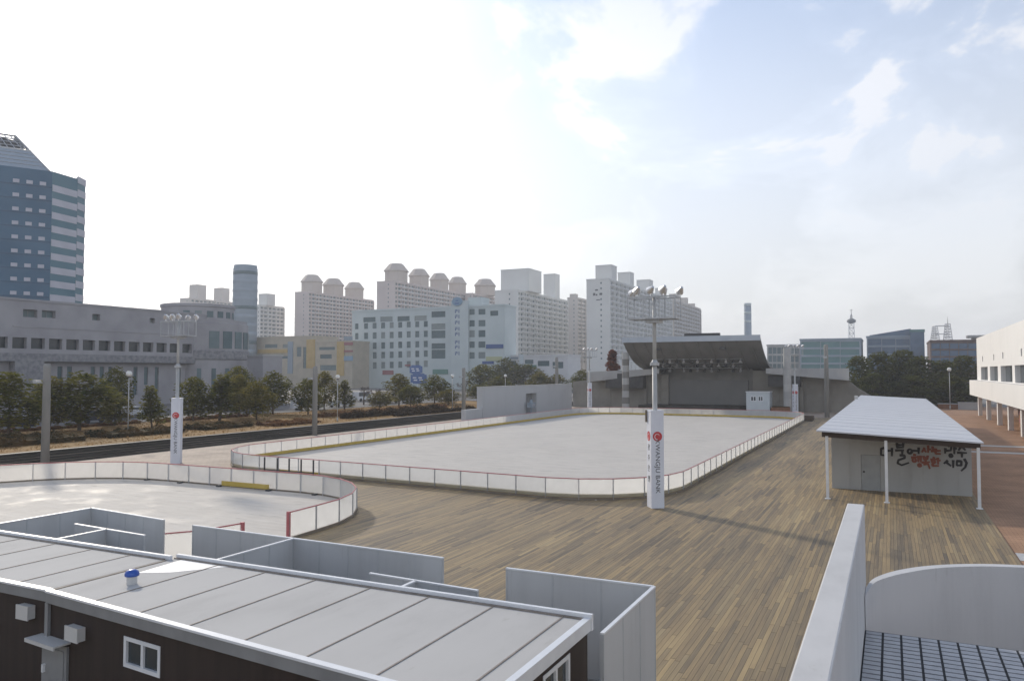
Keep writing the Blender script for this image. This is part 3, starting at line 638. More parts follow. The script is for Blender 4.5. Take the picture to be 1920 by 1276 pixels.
wbox(MB(), FA, UA, du0 + .12, du0 + .17, .07, .12, .95, 1.1).build('handle', M['trim'], d_)
wbox(wbox(MB(), FA, UA, du0 - .10, du1 + .06, .002, .30, dzt + .06, dzt + .09), FA, UA, du0 - .10, du1 + .06, .30, .33, dzt + .02, dzt + .09).build('door_canopy', M['boxw'], CA)
wbox(MB(), FA, UA, -.06, .05, .002, .06, 0, 2.24).build('corner_post', M['fascia'], CA)
def vbox(t, pa, pb, A, B, U):
    a, b = onl(*pa, A, B), onl(*pb, A, B); wbox(wbox(MB(), A, U, a[0], b[0], .002, .15, b[1], a[1]), A, U, a[0] - .012, b[0] + .012, .14, .165, b[1] - .012, a[1] + .012).build('vent_box', M['boxw'], t)
vbox(CA, (138, 1168), (160, 1200), FA, FB, UA); vbox(CB, (46, 1129), (66, 1158), GA, GB, UB)
ps = [gp(x, y, 2.466) for x, y in ((352, 1045), (258, 1073), (322, 1072), (432, 1061))]
tag(MB().prism([(p.x, p.y) for p in ps], 2.4605, 2.4645).build('plastic_sheet', M['white']), 'thin whitish plastic sheet lying on the back corner of the cabin roof', 'sheet')
vt = thing('roof_vent', 'small white roof vent with a round blue cap on the pale cabin roof', 'vent', (-13.75, 10.75, 2.46))
MB().lathe((-13.75, 10.75, 2.46), [(.10, 0), (.10, .16)], 16).build('pipe', M['boxw'], vt, False)
MB().lathe((-13.75, 10.75, 2.62), [(.135, 0), (.14, .04), (.12, .09), (.06, .125), (.02, .13)], 16).build('cap', M['bluecap'], vt, True)

# grey partition screens behind the cabins
def screen(name_label, path, z=2.2, th=.05):
    b, tr, ft = MB(), MB(), MB()
    t = thing('partition_screen', name_label, 'partition', (path[0][0][0], path[0][0][1], 0), 'grey screens behind the cabins')
    for a, c in path:
        d = Vector((c[0] - a[0], c[1] - a[1])); l = d.length; d /= l; m = ((a[0] + c[0]) / 2, (a[1] + c[1]) / 2)
        n = max(1, round(l / 1.0))
        for k in range(n):
            q = (a[0] + d.x * l * (k + .5) / n, a[1] + d.y * l * (k + .5) / n); b.obox(q, d, l / n / 2 - .003, th / 2, 0, z - .02)
        for k in range(n + 1): q = (a[0] + d.x * l * k / n, a[1] + d.y * l * k / n); MB().obox(q, d, .022, th / 2 + .007, .06, z - .021).build('joint_strip', M['panelj'], t)
        tr.obox(m, d, l / 2 + .02, th / 2 + .012, z - .02, z + .012); ft.obox(m, d, l / 2, th / 2 + .02, 0, .06)
        for k in range(0, n + 1, 2): q = (a[0] + d.x * l * k / n, a[1] + d.y * l * k / n); ft.obox(q, (-d.y, d.x), .28, .03, .061, .10)
    b.build('panel', M['panel'], t); tr.build('top_trim', M['trim'], t); ft.build('base_channel', M['steel'], t)
screen('tall grey screen with a corner at the right end of the nearer cabin', [((-8.0, 16.1), (-4.58, 16.1)), ((-4.55, 16.07), (-4.55, 12.85))])
screen('long grey T-shaped screen behind the middle of the nearer cabin', [((-18.5, 16.5), (-9.85, 16.3)), ((-14.62, 16.36), (-14.62, 12.85))])
screen('short grey baffle screen between the long screen and the nearer cabin roof', [((-10.55, 14.35), (-7.75, 14.2)), ((-9.3, 14.25), (-9.3, 12.85))])
screen('grey L-shaped screen behind the left cabin, in front of the small rink', [((-23.9, 17.1), (-20.0, 16.7)), ((-23.9, 17.07), (-23.9, 12.85))], 2.2)
screen('short grey baffle screen behind the left cabin, inside the L-shaped screen', [((-21.8, 15.1), (-18.6, 14.9)), ((-20.3, 15.0), (-20.3, 12.85))], 2.2)

# ------------------------------------------------------------------ foreground white parapet, curved wall and tiled canopy
MB().prism([(-.60, 1.5), (-.37, 1.5), (-.37, 12.3), (-.60, 12.3)], 0, 4.8).build('parapet_wall', M['stuc'])
pw = COL.objects['parapet_wall']
bvm = pw.modifiers.new('bevel', 'BEVEL'); bvm.width = .015; bvm.segments = 2
tag(pw, 'long white rough-rendered parapet wall running away in the foreground', 'wall')
cu = [(-.36, 12.05), (-.30, 12.45), (-.16, 12.85), (.06, 13.25), (.38, 13.65), (.77, 13.98), (1.25, 14.25), (1.8, 14.42), (2.5, 14.5), (3.3, 14.4), (4.1, 14.0)]
def offs(p, d):
    out = []
    for i, q in enumerate(p):
        a = Vector(p[max(0, i - 1)]); b = Vector(p[min(len(p) - 1, i + 1)]); t = (b - a).normalized(); out.append((q[0] + t.y * d, q[1] - t.x * d))
    return out
cu[0] = (-.365, 11.95)
inn = [(a[0] + (b[0] - a[0]) * f, a[1] + (b[1] - a[1]) * f) for a, b, f in zip(cu, offs(cu, .16), [.03, .45, .8] + [1] * 20)]; inn[0] = (-.362, 11.5); inn[1] = (-.26, 12.3)
def spline(P, n=5):
    out = []
    for i in range(len(P) - 1):
        p0, p1, p2, p3 = P[max(0, i - 1)], P[i], P[i + 1], P[min(len(P) - 1, i + 2)]
        for k in range(n):
            t = k / n; out.append(tuple(.5 * (2 * b + (c - a) * t + (2 * a - 5 * b + 4 * c - d) * t * t + (3 * b - a - 3 * c + d) * t ** 3) for a, b, c, d in zip(p0, p1, p2, p3)))
    return out + [P[-1]]
cu, inn = spline(cu), spline(inn); cw = MB()
for i in range(len(cu) - 1):
    a, b, c, d = cu[i], cu[i + 1], inn[i + 1], inn[i]
    cw.face([(*a, 3.7), (*d, 3.7), (*c, 3.7), (*b, 3.7)]); cw.face([(*d, 0), (*c, 0), (*c, 3.7), (*d, 3.7)]); cw.face([(*b, 0), (*a, 0), (*a, 3.7), (*b, 3.7)])
tag(cw.build('curved_wall', M['stucg'], None, False), 'curved pale grey rendered wall beyond the tiled canopy at lower right', 'wall')
cn = thing('tiled_canopy', 'flat canopy of blue-grey tiles with black joints at the lower right corner', 'canopy', (1.5, 9, 0))
MB().box(-.365, 4.2, 5.5, 11.4, 3.18, 3.285).build('joint_bed', M['grout'], cn)
tl = MB()
for i in range(21):
    for j in range(40):
        xa = -.35 + i * .212; ya_ = 11.39 - (j + 1) * .145
        tl.box(xa, xa + .184, ya_, ya_ + .113, 3.285, 3.293, skip='b')
tl.build('tile_field', M['tile'], cn)

# ------------------------------------------------------------------ civic granite building on the left (its long face looks towards +X)
XC = -120.0
yc = lambda px: onx(px, 640, XC).y
def zc_(px, py): return onx(px, py, XC).z
civ = thing('civic_building', 'long grey granite civic building with a round corner drum behind the trees at left', 'building', (-128, 85, .74))
Y0, Y1 = 40.0, yc(405); ztop = zc_(0, 560); wy = lambda y: y - Y0
mid = []
for k in range(14):
    ya_ = yc(28) - 3.25 + k * (yc(375) - yc(28)) / 12.3
    if ya_ + 2.2 < Y1: mid.append((wy(ya_), wy(ya_ + 2.2), 10.3, 12.0))
upper = [(wy(yc(a)), wy(yc(b)), zc_(a, c), zc_(a, d)) for a, b, c, d in ((42, 69, 594, 579), (77, 103, 595, 581), (172, 187, 600, 588), (280, 290, 605, 596))]
low = [(wy(yc(a)), wy(yc(a) + .85), 2.6, 7.6) for a in (118, 136, 180, 197, 213, 260, 280, 300, 342, 357, 370)]
low2 = [(a, b, 2.6 if i % 3 else 4.4, 7.6) for i, (a, b, _, _) in enumerate(low)]
wl = MB(); facade(wl, (XC, Y0), (0, 1), Y1 - Y0, 8.6, ztop, mid + upper, .8)
ypier0, ypier1 = yc(27), yc(82)
facade(wl, (XC - 1.2, Y0), (0, 1), Y1 - Y0, .74, 8.4, low2, .35)
wl.face([(XC - 1.2, Y0, 8.4), (XC, Y0, 8.4), (XC, Y1, 8.4), (XC - 1.2, Y1, 8.4)][::-1])
wl.face([(XC - 25, Y0, ztop), (XC, Y0, ztop), (XC, Y1, ztop), (XC - 25, Y1, ztop)]); wl.face([(XC - 25, Y0, .74), (XC, Y0, .74), (XC, Y0, ztop), (XC - 25, Y0, ztop)])
wl.build('wall', M['stone'], civ)
MB().box(XC - 1.2, XC + .25, Y0, Y1 - 1, 8.35, 9.6).build('ledge_band', M['stone2'], civ)
MB().box(XC - 1.2, XC + .3, ypier0, ypier1, .74, 8.35).build('pier', M['stone2'], civ)
MB().box(XC - .3, XC + .12, Y0, Y1, ztop, ztop + .35).box(XC - .02, XC + .08, ypier0 - .3, Y1, 13.6, 13.75).build('cornice', M['stone'], civ)
windows(civ, (XC, Y0), (0, 1), mid, .72, M['glass']); windows(civ, (XC, Y0), (0, 1), upper, .72, M['fglass'], M['fascia'], fw=.10); windows(civ, (XC - 1.2, Y0), (0, 1), low2, .30, M['fglass'], None)
DC = (-126.0, 112.0); a_ = atd(384, 600, math.hypot(*DC)); DC = (a_.x, a_.y); dist = math.hypot(*DC) * .96
zt = lambda py: CH + (697 - py) / F * dist
dl = MB().lathe((*DC, .74), [(8.4, 0), (8.4, zt(612) - .74), (8.15, zt(611) - .74), (8.15, zt(606) - .74)], 48).build('lower_drum', M['stone'], civ, False)
MB().lathe((DC[0] - 1.2, DC[1] - .6, zt(606)), [(6.9, 0), (6.9, zt(583) - zt(606)), (7.1, zt(582) - zt(606)), (7.1, zt(577) - zt(606)), (6.6, zt(576) - zt(606))], 48).build('upper_drum', M['stone'], civ, False)
MB().lathe((*DC, zt(676)), [(8.5, 0), (8.62, .2), (8.62, zt(660) - zt(676)), (8.5, zt(659) - zt(676))], 48).build('ledge_band', M['stone2'], civ)
cang = math.degrees(math.atan2(-DC[1], -DC[0]))
for k, da in enumerate((-6, 12, 30, 48, 66, 84)):
    a = R(cang + da); p = (DC[0] + 8.42 * math.cos(a), DC[1] + 8.42 * math.sin(a)); u = (-math.sin(a), math.cos(a))
    if da >= 12: MB().obox(p, u, .95, .06, zt(656), zt(626)).build('window', M['fglass'], civ)
    p = (DC[0] - 1.2 + 6.92 * math.cos(a - .2), DC[1] - .6 + 6.92 * math.sin(a - .2)); u = (-math.sin(a - .2), math.cos(a - .2))
    MB().obox(p, u, .62, .05, zt(601), zt(590)).build('window', M['fglass'], civ)
    p = (DC[0] + 8.42 * math.cos(a), DC[1] + 8.42 * math.sin(a)); u = (-math.sin(a), math.cos(a))
    MB().obox(p, u, .4, .05, 2.6, 7.4).build('window', M['fglass'], civ)
an = thing('low_annex', 'low plain grey annex at the right foot of the round drum', 'building', (-118, 126, .74))
pa, pb_ = atd(478, 690, 158), atd(514, 690, 160); zz0 = CH + (697 - 668) / F * 150
u = (pb_ - pa); u.z = 0; l = u.length; u.normalize(); MB().obox(((pa.x + pb_.x) / 2, (pa.y + pb_.y) / 2), (u.x, u.y), l / 2, 3, .74, zz0).build('wall', M['stone'], an)
MB().obox(((pa.x + pb_.x) / 2, (pa.y + pb_.y) / 2), (u.x, u.y), l / 2 + .15, 3.15, zz0, zz0 + .3).build('roof_edge', M['slab'], an)

# ------------------------------------------------------------------ glass office tower at the left edge
tw = thing('office_tower', 'tall blue glass office tower with a cut glass pyramid top at left edge', 'building', (-205, 95, .74))
q = [atd(-75, 500, 205), atd(94, 500, 205), atd(141, 500, 210), atd(142, 500, 212), atd(157, 500, 215.5)]
def pl(a): return (a.x, a.y)
zT = lambda py, D: CH + (697 - py) / F * D * .86
def vd(p): return Vector(p).dot(_f.xy.normalized())    # view depth on the ground plane
zP = lambda p, py: CH + (697 - py) / F * vd(p)
back = (q[0].x - 30, q[0].y + 20)
zt1 = zP(pl(q[1]), 318)
poly = [pl(q[0]), pl(q[1]), pl(q[2]), (q[2].x - 30, q[2].y + 15), back]
MB().prism(poly, .74, zt1).build('glass_wall', M['tower'], tw)
# window grid of small vent windows, each its own part; pale colour paints reflection
U1 = Vector((q[1].x - q[0].x, q[1].y - q[0].y)); L1 = U1.length; U1 /= L1; N1 = Vector((U1.y, -U1.x))
fl = (zP(pl(q[1]), 343) - zP(pl(q[1]), 369)); nfl = int((zt1 - 5) / fl)
ztop_w = zP(pl(q[1]), 343)
for k in range(14):
    z = ztop_w + .1 - k * fl
    MB().obox(((q[0].x + q[1].x) / 2 + N1.x * .05, (q[0].y + q[1].y) / 2 + N1.y * .05), (U1.x, U1.y), L1 / 2, .08, z - .95, z - .75).build('floor_band', M['blueo'], tw)
    for f_ in (0.585, .738, .892):
        c = (q[0].x + U1.x * L1 * f_ + N1.x * .05, q[0].y + U1.y * L1 * f_ + N1.y * .05)
        MB().obox(c, (U1.x, U1.y), .62, .08, z - .55, z + .25).build('window', M['span'], tw)
U2 = Vector((q[2].x - q[1].x, q[2].y - q[1].y)); L2 = U2.length; U2 /= L2; N2 = Vector((U2.y, -U2.x))
MB().obox(((q[1].x + q[2].x) / 2 + N2.x * .05, (q[1].y + q[2].y) / 2 + N2.y * .05), (U2.x, U2.y), L2 / 2, .08, .74, zt1 - .2).build('side_glazing', M['towerb'], tw)
for k in range(15):
    z = zP(pl(q[1]), 343) - k * fl
    MB().obox(((q[1].x + q[2].x) / 2 + N2.x * .12, (q[1].y + q[2].y) / 2 + N2.y * .12), (U2.x, U2.y), L2 / 2, .06, z - 1.55, z).build('spandrel', M['span'], tw)
U3 = Vector((q[4].x - q[3].x, q[4].y - q[3].y)); L3 = U3.length; U3 /= L3; N3 = Vector((U3.y, -U3.x)); zt3 = zP(pl(q[4]), 335)
MB().prism([pl(q[3]), pl(q[4]), (q[4].x - 20, q[4].y + 10), (q[3].x - 20, q[3].y + 10)], .74, zt3).build('rear_wing', M['towerb'], tw)
for k in range(16):
    z = zt3 - k * fl
    MB().obox(((q[3].x + q[4].x) / 2 + N3.x * .06, (q[3].y + q[4].y) / 2 + N3.y * .06), (U3.x, U3.y), L3 / 2, .05, z - 1.6, z + .02).build('spandrel', M['span'], tw)
# glass pyramid: sloping faces, glazed below, open steel grid above
pr1 = pl(q[1]); cxy = Vector((q[0].x - 8 + U1.x * L1 * .35, q[0].y + 8 + U1.y * L1 * .35)) - N1 * 14
zap = zP(pr1, 250); frac = .70
bx = [Vector(pl(q[0])) + U1 * 1, Vector(pl(q[1])) - U1 * .6, Vector((q[1].x, q[1].y)) + Vector((-N1.x, -N1.y)) * 30 - U1 * .6, Vector((q[0].x, q[0].y)) - N1 * 30 + U1 * 1]
tx = [Vector(atd(-75, 250, 216).xy), Vector(atd(29, 250, 216).xy), Vector(atd(29, 250, 216).xy) - N1 * 8, Vector(atd(-75, 250, 216).xy) - N1 * 8]
zt_top = zP(tx[1], 250); lerp = lambda a, b, t: a + (b - a) * t
gm, st_ = MB(), MB()
for i in range(4):
    j = (i + 1) % 4; m0, m1 = lerp(bx[i], tx[i], .56), lerp(bx[j], tx[j], .56); zm = lerp(zt1, zt_top, .56)
    gm.face([(*bx[i], zt1), (*bx[j], zt1), (*m1, zm), (*m0, zm)])
    st_.tube((*bx[i], zt1), (*tx[i], zt_top), .22, seg=5); st_.tube((*tx[i], zt_top), (*tx[j], zt_top), .25, seg=5); st_.tube((*m0, zm), (*m1, zm), .3, seg=5)
    for k in range(1, 9):
        a, b = lerp(m0, m1, k / 9), lerp(tx[i], tx[j], k / 9); st_.tube((*a, zm), (*b, zt_top), .13, seg=4)
    for k in range(1, 4):
        a, b = lerp(m0, tx[i], k / 4), lerp(m1, tx[j], k / 4); st_.tube((*a, lerp(zm, zt_top, k / 4)), (*b, lerp(zm, zt_top, k / 4)), .13, seg=4)
    for k in range(1, 5):
        a, b = lerp(bx[i], m0, k / 5), lerp(bx[j], m1, k / 5); st_.tube((*a, lerp(zt1, zm, k / 5) + .05), (*b, lerp(zt1, zm, k / 5) + .05), .11, seg=4)
gm.build('pyramid_glazing', M['cyl'], tw); st_.build('pyramid_frame', M['steel'], tw)
pr_c = atd(10, 300, 219); MB().box(pr_c.x - 2.2, pr_c.x + 2.2, pr_c.y - 2.2, pr_c.y + 2.2, zt1, zt_top - .8).build('plant_room', M['dark'], tw)

# ------------------------------------------------------------------ apartment slabs (gable looks at -Y, long face at +X)
def slab(label, pa, pb, pc, Y, py, wallm, blocks, floors=(7, None), bay=3.9, gable=True, hip=False, group='apartment blocks on the skyline', balcony=True, win=True):
    A, B = ony(pa, 640, Y), ony(pb, 640, Y); xa, xb = A.x, B.x; y1 = onx(pc, 640, xb).y; zt = ony(pb, py, Y).z
    t = thing('apartment_block', label, 'apartment block', ((xa + xb) / 2, Y, -.06), group)
    ph = 2.95; nf = int((zt - 3) / ph); nb = max(2, int((y1 - Y - 1) / bay)); bw = (y1 - Y) / nb
    hs = []
    for f in range(floors[0] // 2, nf):
        for b in range(nb):
            z = zt - 2.1 - (nf - 1 - f) * ph
            hs.append((b * bw + .4, (b + 1) * bw - .4, z - .05, z + 1.55))
    w = MB(); facade(w, (xb, Y), (0, 1), y1 - Y, -.06, zt, hs if win else [], .8)
    gh = []
    if gable:
        for f in range(floors[0] // 2, nf):
            z = zt - 2.1 - (nf - 1 - f) * ph; gh.append(((xb - xa) * .62, (xb - xa) * .62 + .9, z, z + 1.0))
    facade(w, (xa, Y), (1, 0), xb - xa, -.06, zt, gh, .2)
    w.face([(xb, y1, -.06), (xa, y1, -.06), (xa, y1, zt), (xb, y1, zt)]).face([(xa, y1, -.06), (xa, Y, -.06), (xa, Y, zt), (xa, y1, zt)])
    w.face([(xa, Y, zt), (xb, Y, zt), (xb, y1, zt), (xa, y1, zt)]); w.build('wall', M[wallm], t)
    if win: windows(t, (xb, Y), (0, 1), hs, .75, M['fglass'])
    if gh: windows(t, (xa, Y), (1, 0), gh, .15, M['fglass'], name='gable_window')
    if balcony:
        for f in range(floors[0] // 2, nf):
            z = zt - 2.1 - (nf - 1 - f) * ph; i0, i1 = (1, nb - 1) if nb > 6 else (0, nb)
            MB().box(xb, xb + .5, Y + i0 * bw + .3, Y + i1 * bw - .3, z - .8, z - .06).build('balcony_parapet', M['balc'], t)
    cr = MB()
    for b in range(0, nb + 1, 2): cr.box(xb, xb + .7, Y + b * bw - .25 if b else Y, Y + b * bw + .25 if b < nb else y1, -.06, zt - .2)
    cr.build('party_fin', M[wallm], t)
    MB().box(xa - .1, xb + .1, Y - .1, y1 + .1, zt, zt + .9, skip='b').build('roof_parapet', M[wallm], t)
    xm = (xa + xb) / 2
    for (p0, p1, pt) in blocks:
        c = onx((p0 + p1) / 2, 600, xm); d = vd((c.x, c.y)); wpx = (p1 - p0) / F * d / 1.34; z1 = CH + (697 - pt) / F * d; h = wpx / 2
        if hip:
            b = MB().lathe((c.x, c.y, zt + .9), [(h * 1.34, 0), (h * 1.34, (z1 - zt) * .58 - .9), (h * 1.48, (z1 - zt) * .60 - .9), (h * 1.48, (z1 - zt) * .65 - .9), (h * .85, (z1 - zt) * .97 - .9), (h * .75, z1 - zt - .9)], 8)
        else:
            b = MB().box(c.x - h, c.x + h, c.y - h, c.y + h, zt + .9, z1).box(c.x - h - .15, c.x + h + .15, c.y - h - .15, c.y + h + .15, z1, z1 + .4)
        b.build('roof_turret' if hip else 'roof_block', M['aptcap' if hip else wallm], t)
    return t, (xa, xb, Y, y1, zt)
slab('low far apartment block with two roof boxes, left of the cylinder tower', 336, 356, 440, 430, 560, 'apt', [(356, 384, 535), (402, 428, 541)], balcony=False)
slab('apartment block with one roof box right of the cylinder tower', 478, 486, 532, 420, 573, 'apt2', [(486, 514, 552)])
slab('rose apartment block with three domed roof turrets, left of the pale office block', 552, 577, 700, 440, 548, 'aptr', [(565, 603, 515), (606, 643, 522), (647, 681, 529)], hip=True)
slab('tall rose apartment block with four domed roof turrets behind the pale office block', 706, 739, 878, 430, 528, 'aptr', [(721, 764, 494), (767, 804, 504), (806, 841, 512), (841, 874, 519)], hip=True)
slab('rose apartment block with a single turret, half hidden behind pale office block', 872, 886, 936, 520, 551, 'aptr', [(890, 929, 523)], hip=True)
slab('near pale apartment slab with two wide roof blocks, right of the pale office block', 928, 970, 1066, 400, 545, 'apt2', [(939, 1016, 508), (1019, 1050, 515)])
slab('narrow far apartment block between the two large pale slabs', 1064, 1082, 1102, 520, 559, 'apt', [(1068, 1084, 552)], balcony=False)
t8, b8 = slab('largest pale apartment slab with stepped roof blocks behind the stage canopy', 1100, 1142, 1262, 400, 524, 'apt2', [(1116, 1158, 499), (1158, 1190, 512), (1193, 1226, 526), (1228, 1251, 541)])
slab('last apartment slab with three small roof blocks, ending the row right of the largest', 1238, 1262, 1314, 545, 563, 'apt', [(1254, 1276, 552), (1276, 1291, 559), (1290, 1304, 570)])
# mark and name tag painted on the gable of the largest slab (illegible small strokes)
mk = MB()
for (a, b, c, d) in ((1112, 1116, 549, 554), (1117, 1120, 551, 554), (1124, 1129, 549, 553), (1116, 1121, 542, 545), (1118, 1125, 561, 563)):
    p, q2 = ony(a, d, 399.9), ony(b, c, 399.9); mk.box(p.x, q2.x, 399.85, 399.99, p.z, q2.z)
mk.build('gable_mark', M['grey_ink'], t8)

cy = thing('cylinder_tower', 'slender round blue-grey tower rising left of the domed apartment blocks', 'tower', (*atd(459, 600, 340).xy, -.06))
c = WL[cy.name]; r = 22 / F * vd((c.x, c.y)); zt = zP((c.x, c.y), 497)
MB().lathe((c.x, c.y, -.06), [(r, 0), (r, zt - 1.5), (r * .96, zt - 1), (r * .96, zt)], 40).build('shaft', M['cyl'], cy, True)
for k in range(14): MB().lathe((c.x, c.y, zt - 4 - k * 3.6), [(r + .06, 0), (r + .1, .1), (r + .1, 1.3), (r + .06, 1.4)], 40).build('glazing_band', M['fglass'] if k % 4 == 0 else M['cyl'], cy, True)
ch = thing('chimney_tower', 'thin round blue-banded chimney tower beyond the stage canopy', 'tower', (*atd(1402, 600, 520).xy, -.06))
c = WL[ch.name]; r = 6.6 / F * vd((c.x, c.y)); zt = zP((c.x, c.y), 568)
MB().lathe((c.x, c.y, -.06), [(r * 1.05, 0), (r, zt)], 24).build('shaft', M['cyl'], ch, True)
for py in (569, 584, 600): z = zP((c.x, c.y), py); MB().lathe((c.x, c.y, z - 1.6), [(r, 0), (r + .07, .1), (r + .07, 1.5), (r, 1.6)], 24).build('ring_band', M['office'], ch, True)

# ------------------------------------------------------------------ mid-ground shops and offices
def front(name, label, cat, pa, pb, Y, py, wallm, holes_px, depth_y=18, gl='fglass', extra=None, group=None, frame=None):
    A, B = ony(pa, 640, Y), ony(pb, 640, Y); zt = ony((pa + pb) / 2, py, Y).z
    t = thing(name, label, cat, ((A.x + B.x) / 2, Y, -.06), group); W = B.x - A.x; hs = []
    for (a, b, c, d) in holes_px:
        p, q_ = ony(a, d, Y), ony(b, c, Y); hs.append((p.x - A.x, q_.x - A.x, p.z, q_.z))
    w = MB(); facade(w, (A.x, Y), (1, 0), W, -.06, zt, hs, .3)
    w.face([(B.x, Y, -.06), (B.x, Y + depth_y, -.06), (B.x, Y + depth_y, zt), (B.x, Y, zt)]).face([(A.x, Y + depth_y, -.06), (A.x, Y, -.06), (A.x, Y, zt), (A.x, Y + depth_y, zt)]).face([(B.x, Y + depth_y, -.06), (A.x, Y + depth_y, -.06), (A.x, Y + depth_y, zt), (B.x, Y + depth_y, zt)]).face([(A.x, Y, zt), (B.x, Y, zt), (B.x, Y + depth_y, zt), (A.x, Y + depth_y, zt)])
    w.build('wall', M[wallm], t); windows(t, (A.x, Y), (1, 0), hs, .25, M[gl], M[frame] if frame else None, fw=.12)
    MB().box(A.x - .2, B.x + .2, Y - .2, Y + depth_y + .2, zt, zt + .6).build('roof_edge', M[wallm], t)
    for (a, b, c, d, m) in (extra or []):
        p, q_ = ony(a, d, Y), ony(b, c, Y); MB().box(p.x, q_.x, Y - .35, Y - .02, p.z, q_.z).build('shop_sign', M[m], t)
    return t, A.x, B.x, zt
YO = 235.0
gh = []
for r_, (c, d) in enumerate(((606, 617), (624, 636), (643, 655), (661, 673), (680, 692))):
    for k in range(9): gh.append((665.5 + 16 * k + (1 if k else 0), 674 + 16 * k + (0 if k else -2), c - k * .55, d - k * .55))
for k in range(4): gh.append((681 + 32 * k, 704 + 32 * k, 594 - .9 * k, 604 - .9 * k))
for c, d in ((583, 595), (606, 618), (619, 634), (643, 654), (655, 672)): gh.append((809, 835, c, d))
for c, d in ((579, 590), (600, 612), (619, 632), (640, 652), (660, 672)): gh += [(878, 890, c, d), (897, 910, c - .3, d - .3)]
gh.append((919, 934, 582, 592))
of, xA, xB, zO = front('office_block', 'pale blue-green office block with square windows and round blue roof sign', 'building', 660, 946, YO, 579, 'office', gh, 9, 'fglass',
    [(912, 944, 645, 653, 'blue_ink'), (912, 942, 668, 676, 'signy'), (718, 738, 694, 702, 'signr'), (812, 840, 692, 701, 'signg'), (905, 926, 677, 682, 'blue_ink'), (760, 770, 683, 686, 'signr')])
p, q_ = ony(846, 700, YO - 1), ony(878, 563, YO - 1); MB().box(p.x, q_.x, YO - 1.2, YO - .01, 0, q_.z).build('sign_tower', M['office'], of)
p, q_ = ony(880, 579, YO + 4), ony(905, 557, YO + 4); MB().box(p.x, q_.x, YO + 3, YO + 9, zO + .6, q_.z).build('roof_room', M['office'], of)
cS = ony(857, 565, YO - 1.5); dsk = MB(); pts = [(cS.x + 2.0 * math.cos(R(15 * i)), cS.z + 1.55 * math.sin(R(15 * i))) for i in range(24)]
dsk.face([(x, YO - 1.6, z) for x, z in pts]); n = 24
for i in range(24): a, b = pts[i], pts[(i + 1) % 24]; dsk.face([(a[0], YO - 1.6, a[1]), (a[0], YO - 1.2, a[1]), (b[0], YO - 1.2, b[1]), (b[0], YO - 1.6, b[1])])
dsk.build('round_sign', M['signc'], of); MB().box(cS.x - .9, cS.x + .9, YO - 1.64, YO - 1.61, cS.z - .9, cS.z - .45).box(cS.x - .6, cS.x + .6, YO - 1.64, YO - 1.61, cS.z + .1, cS.z + .5).build('sign_motif', M['signb'], of)
lt = MB()
for k, py in enumerate((583, 593, 604, 616, 626, 641, 650, 662)):
    p = ony(857, py, YO - 1.23); s = .95
    lt.box(p.x - .9, p.x + .3, YO - 1.235, YO - 1.21, p.z - .12, p.z + .12); lt.box(p.x - .8, p.x - .5, YO - 1.235, YO - 1.21, p.z - s * .7, p.z - .13); lt.box(p.x + .6, p.x + .9, YO - 1.235, YO - 1.21, p.z - s * .7, p.z + s * .6); lt.box(p.x - .8, p.x + .2, YO - 1.235, YO - 1.21, p.z + .3, p.z + .55)
lt.build('vertical_lettering', M['blue_ink'], of)
front('shop_building', 'ochre shop building between the round drum and the sand-coloured shops', 'building', 478, 592, 245, 633, 'yellow2', [(496, 520, 645, 652), (530, 548, 645, 652), (520, 545, 667, 672), (556, 565, 650, 668), (568, 576, 650, 690), (500, 512, 676, 692)], 14, 'fglass',
      [(484, 540, 654, 662, 'yellow'), (540, 550, 640, 700, 'cyl'), (575, 591, 636, 690, 'yellow')])
front('shop_building', 'sand-coloured shops with stacked coloured signs left of the office block', 'building', 593, 661, 225, 642, 'yellow2', [(598, 628, 650, 656), (600, 622, 664, 672), (600, 630, 684, 694)], 14, 'fglass',
      [(632, 646, 640, 704, 'yellow'), (646, 662, 641, 647, 'signr'), (646, 662, 656, 660, 'signr'), (646, 662, 667, 676, 'signc'), (646, 661, 630, 638, 'cyl')])
front('shop_building', 'low white and grey shops under the near pale apartment slab', 'building', 947, 1064, 240, 668, 'balc', [(952, 968, 676, 684), (984, 1000, 674, 682), (1008, 1030, 676, 686), (1036, 1056, 678, 690)], 12, 'fglass',
      [(948, 972, 669, 673, 'cyl'), (974, 982, 664, 690, 'booth'), (986, 1006, 684, 690, 'signg')])

# ------------------------------------------------------------------ grey block wall at the far left of the rink
bl = thing('block_wall', 'long plain grey rendered block with a dark doorway behind the rink', 'wall', (-50.6, 110, 0))
y0_, y1_ = onx(905, 740, -49.8).y, onx(1072, 740, -49.8).y; ztp = onx(905, 726, -49.8).z
dy0, dy1 = onx(986, 740, -49.8).y, onx(1006, 740, -49.8).y; dzt_ = onx(995, 737, -49.8).z
w = MB(); facade(w, (-49.8, y0_), (0, 1), y1_ - y0_, 0, ztp, [(dy0 - y0_, dy1 - y0_, .02, dzt_)], .9)
w.face([(-50.7, y1_, 0), (-50.7, y0_, 0), (-50.7, y0_, ztp), (-50.7, y1_, ztp)]).face([(-50.7, y0_, 0), (-49.8, y0_, 0), (-49.8, y0_, ztp), (-50.7, y0_, ztp)]).face([(-49.8, y1_, 0), (-50.7, y1_, 0), (-50.7, y1_, ztp), (-49.8, y1_, ztp)]); w.build('wall', M['block'], bl)
MB().box(-50.75, -49.75, y0_ - .05, y1_ + .05, ztp, ztp + .08).build('coping', M['slab'], bl)
MB().box(-50.66, -50.6, dy0, dy1, .02, dzt_).build('door', M['fascia'], bl)
MB().box(-50.5, -49.82, y0_ - 4.6, y0_ - .06, 0, 1.75).build('low_wall', M['block'], bl)
